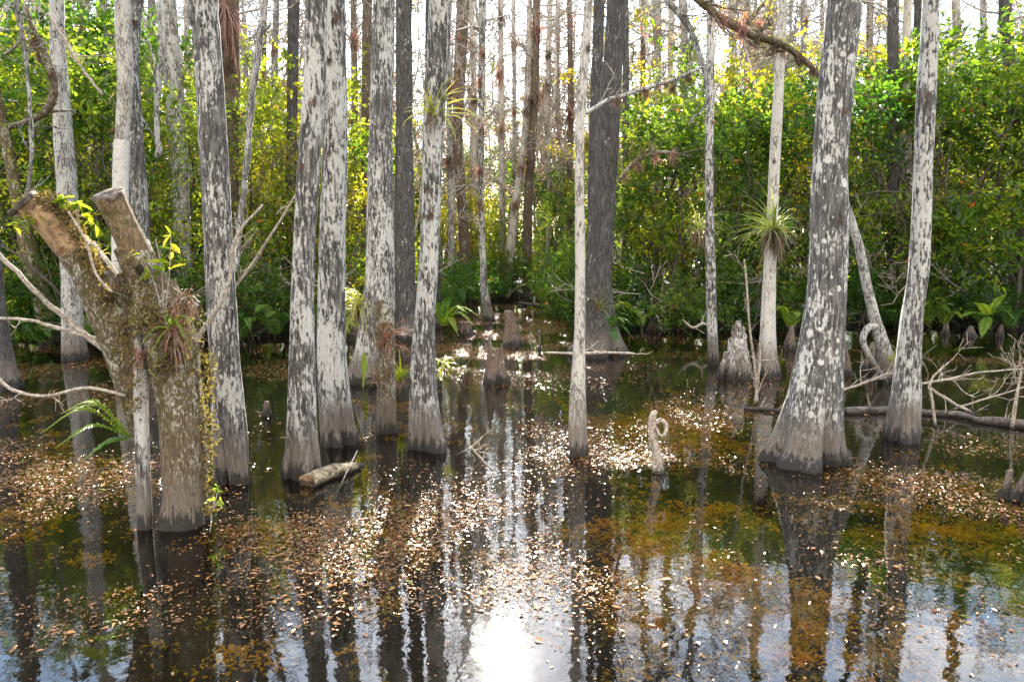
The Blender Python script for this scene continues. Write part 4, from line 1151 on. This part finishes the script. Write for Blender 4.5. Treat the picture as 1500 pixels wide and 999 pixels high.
boughs = [('thick mossy bough', 11.5, [(1060, 30), (1085, 42), (1110, 54), (1135, 64), (1170, 85), (1190, 102)]), ('long thin bough from the dark grey cypress', 14.6, [(945, 134), (975, 122), (986, 128), (1008, 110), (905, 146)]),
          ('crooked mossy bough', 15.8, [(916, 255), (935, 240), (960, 228), (985, 226)]), ('crooked upper left bough', 13.5, [(72, 150), (58, 80), (76, 110), (50, 60)])]
for desc, Yb, pp in boughs:
    for (x, y) in pp:
        s = g.uniform(.6, 1.0)
        dup(AIR[g.choice([0, 2, 2, 3])], at(x, y + 3, Yb - .03), g.uniform(0, 6.28), (s, s, s), 'dry air plant hanging on the ' + desc, 'air plants along the ' + desc)
for q, (x, y, s) in enumerate([(725, 245, 1.5), (735, 265, 1.4), (870, 268, 1.0), (868, 325, 1.0), (655, 300, 1.0), (112, 52, .9), (985, 300, 1.0), (1090, 120, 1.1), (1105, 200, 1.0), (420, 60, 1.0)]):
    pass
for tpl in AIR:
    wipe(tpl)

# dead fronds hanging on the shaggy brown trunk
rosette('dead_fern', 'mass of reddish dead fronds hanging on the brown shaggy trunk', 'fern', front('T20', 5), 160, 1.6, .03, (-88, -40), .5, M['skirt'], 950)

# ------------------------------------------------------------------ floating leaves and waterweed
def ell(px, py, cx, cy, rx, ry, s=1.0):
    return s * np.exp(-(((px - cx) / rx) ** 2 + ((py - cy) / ry) ** 2))
def seg(px, py, x0, y0, x1, y1, w, s=1.0):
    t = np.clip(((px - x0) * (x1 - x0) + (py - y0) * (y1 - y0)) / ((x1 - x0) ** 2 + (y1 - y0) ** 2), 0, 1)
    dx, dy = px - (x0 + t * (x1 - x0)), py - (y0 + t * (y1 - y0))
    return s * np.exp(-(dx * dx + dy * dy) / w ** 2)
def scatter(n, y0, y1, seed):
    g = np.random.default_rng(seed)
    y = np.sqrt(g.uniform(y0 ** 2, y1 ** 2, n))
    x = g.uniform(-1, 1, n) * (.68 * y + .4)
    return np.stack([x, y, 0 * x], -1), g
P, g = scatter(1900000, 3.9, 29, 60)
px, py = project(P)
dens = (ell(px, py, 690, 790, 230, 70, .95) + ell(px, py, 480, 800, 120, 70, .7) + ell(px, py, 800, 850, 130, 60, .6) + ell(px, py, 110, 690, 150, 40, .7) + ell(px, py, 40, 760, 90, 60, .5)
        + ell(px, py, 130, 900, 190, 50, .5) + ell(px, py, 380, 930, 200, 50, .45) + ell(px, py, 740, 480, 95, 45, 1.0) + ell(px, py, 700, 530, 120, 22, .8) + seg(px, py, 770, 650, 960, 690, 26, .9)
        + seg(px, py, 960, 690, 1330, 800, 34, 1.0) + seg(px, py, 1200, 740, 1500, 790, 45, .75) + ell(px, py, 1380, 690, 140, 40, .5) + ell(px, py, 985, 610, 90, 22, .5) + ell(px, py, 1050, 560, 250, 60, .16)
        + ell(px, py, 100, 560, 150, 50, .35) + ell(px, py, 540, 660, 50, 20, .6) + ell(px, py, 690, 655, 40, 12, .6) + ell(px, py, 430, 545, 70, 30, .4) + ell(px, py, 1450, 540, 100, 30, .25) + ell(px, py, 1400, 900, 160, 60, .18) + .03)
dens *= 1 - np.minimum(1, ell(px, py, 940, 745, 90, 35, 1.0) + ell(px, py, 240, 830, 70, 40, .6) + ell(px, py, 420, 740, 50, 20, .9) + ell(px, py, 1190, 715, 90, 18, .8) + ell(px, py, 740, 960, 70, 50, .7) + ell(px, py, 700, 610, 90, 28, .8))
cl = Noise(62, 2.2, 4)(P) * .5 + .5
keep = g.uniform(0, 1, len(P)) < dens * np.clip(cl * 2.6 - .75, 0.015, 1.3) * .85
P = P[keep]
n = len(P)
a = g.uniform(0, 6.283, n)
tilt = g.normal(0, .13, (n, 2))
nr = np.stack([tilt[:, 0], tilt[:, 1], np.ones(n)], -1)
dr = np.stack([np.cos(a), np.sin(a), -(np.cos(a) * tilt[:, 0] + np.sin(a) * tilt[:, 1])], -1)
L = np.clip(g.lognormal(math.log(.0175), .55, n), .008, .06)
V, Fq = leaves(P + np.stack([0 * a, 0 * a, .004 + g.uniform(0, .006, n)], -1), dr, nr, L, L * g.uniform(.10, .62, n), .06)
V[:, 2] = np.maximum(V[:, 2], .0015)
tint = np.clip(g.beta(2, 1.7, n) * .9, 0, .9)
u = g.uniform(0, 1, n)
tint[u < .12] = .92; tint[u > .95] = g.uniform(.95, 1, (u > .95).sum())
lo = obj('floating_leaves', mesh('floating_leaves', V, Fq, M['litter'], False, np.repeat(tint, 6)))
tag(lo, 'scattered brown and pinkish fallen leaves floating on the swamp water', 'leaves', kind='stuff')

P, g = scatter(30000, 3.9, 14, 70)
px, py = project(P)
dens = (ell(px, py, 1060, 800, 110, 75, 1.6) + ell(px, py, 970, 625, 90, 26, 1.0) + ell(px, py, 930, 900, 60, 90, .6) + ell(px, py, 640, 610, 70, 25, .5) + ell(px, py, 1380, 740, 150, 60, .45) + ell(px, py, 470, 770, 130, 50, .22)
        + ell(px, py, 640, 850, 160, 60, .25) + ell(px, py, 1190, 900, 130, 90, .45) + ell(px, py, 80, 720, 150, 60, .22) + ell(px, py, 1330, 920, 160, 80, .3) + ell(px, py, 380, 930, 120, 60, .15))
cl = Noise(72, 2.6, 4)(P) * .5 + .5
keep = g.uniform(0, 1, len(P)) < dens * np.clip(cl * 2.8 - .7, 0, 1.3) * 1.0
Pc, clc = P[keep], cl[keep]
nc, nb = len(Pc), 46
rc = g.uniform(.05, .19, nc)
a = g.uniform(0, 6.283, (nc, nb)); rr = np.sqrt(g.uniform(0, 1, (nc, nb))) * rc[:, None]
zc = -.012 - .10 * g.uniform(0, 1, nc) ** 1.6
P = np.stack([Pc[:, 0:1] + rr * np.cos(a), Pc[:, 1:2] + rr * np.sin(a), zc[:, None] - .25 * rr + g.normal(0, .006, (nc, nb))], -1).reshape(-1, 3)
n = len(P)
d = np.stack([np.cos(a), np.sin(a), g.uniform(-.2, .5, (nc, nb))], -1).reshape(-1, 3) + g.normal(0, .5, (n, 3)) * [1, 1, .3]
L = g.uniform(.018, .05, n)
tw = np.repeat(np.clip(g.uniform(-.1, 1.0, nc), 0, 1), nb)
V, Fq = leaves(P, d, g.normal(0, .5, (n, 3)) + [0, 0, 1], L, L * .42, .1)
V[:, 2] = np.minimum(V[:, 2], -.006)
wd = obj('waterweed', mesh('waterweed', V, Fq, M['weed'], False, np.repeat(np.clip(tw + g.normal(0, .13, n), 0, 1), 6)))
tag(wd, 'golden brown feathery waterweed just under the water surface', 'waterweed', kind='stuff')

# ------------------------------------------------------------------ light, sky, camera
EL, AZ = R(30.0), R(-.7)
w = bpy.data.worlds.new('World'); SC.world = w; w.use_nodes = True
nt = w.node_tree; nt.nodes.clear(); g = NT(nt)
sky = g.n('ShaderNodeTexSky'); sky.sky_type = 'NISHITA'; sky.sun_disc = False
sky.sun_elevation = EL; sky.sun_rotation = AZ; sky.dust_density = .5; sky.air_density = 1.3; sky.ozone_density = 2.5
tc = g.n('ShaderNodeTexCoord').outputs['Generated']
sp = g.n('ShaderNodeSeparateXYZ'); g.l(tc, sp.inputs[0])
den = g.math('MAXIMUM', sp.outputs[2], .06)
cv = g.n('ShaderNodeCombineXYZ'); g.l(g.math('DIVIDE', sp.outputs[0], den), cv.inputs[0]); g.l(g.math('DIVIDE', sp.outputs[1], den), cv.inputs[1])
cn = g.noise(cv.outputs[0], 1.3, 7, .6, .3)
cm = g.ramp(cn, .50, .66, 0, .85)
col = g.mix(cm, sky.outputs[0], (11.5, 11.2, 10.8))
col = g.mix(g.ramp(sp.outputs[1], .15, -.35, 0, .9), col, (5.9, 5.6, 5.2))  # added neutral fill: sky behind the camera whitened to light the trunk fronts
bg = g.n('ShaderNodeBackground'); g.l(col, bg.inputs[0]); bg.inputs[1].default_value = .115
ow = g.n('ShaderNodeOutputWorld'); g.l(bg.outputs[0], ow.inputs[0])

sl = bpy.data.lights.new('sun', 'SUN'); sl.energy = 5.0; sl.angle = R(.53); sl.color = (1, .93, .82)
so = bpy.data.objects.new('sun', sl); C.objects.link(so)
sd = Vector((math.sin(AZ) * math.cos(EL), math.cos(AZ) * math.cos(EL), math.sin(EL)))
so.rotation_euler = sd.to_track_quat('Z', 'Y').to_euler(); so.location = (0, 60, 40)

cd = bpy.data.cameras.new('camera'); cd.sensor_width = 36; cd.lens = 36 * F / 1500; cd.clip_end = 1500; cd.clip_start = .05
co = bpy.data.objects.new('camera', cd); C.objects.link(co)
co.location = (0, 0, H); co.rotation_euler = (R(90) - PITCH, 0, 0)
SC.camera = co

SC.view_settings.view_transform = 'Standard'; SC.view_settings.look = 'None'; SC.view_settings.gamma = 1; SC.view_settings.exposure = 2.6
SC.view_settings.use_curve_mapping = False
cy = SC.cycles
cy.max_bounces = 6; cy.diffuse_bounces = 4; cy.glossy_bounces = 3; cy.transmission_bounces = 3; cy.transparent_max_bounces = 8
cy.caustics_reflective = False; cy.caustics_refractive = False
cy.sample_clamp_indirect = 6
try:
    cy.use_denoising = True; cy.denoiser = 'OPENIMAGEDENOISE'
except Exception as e:
    print(e)
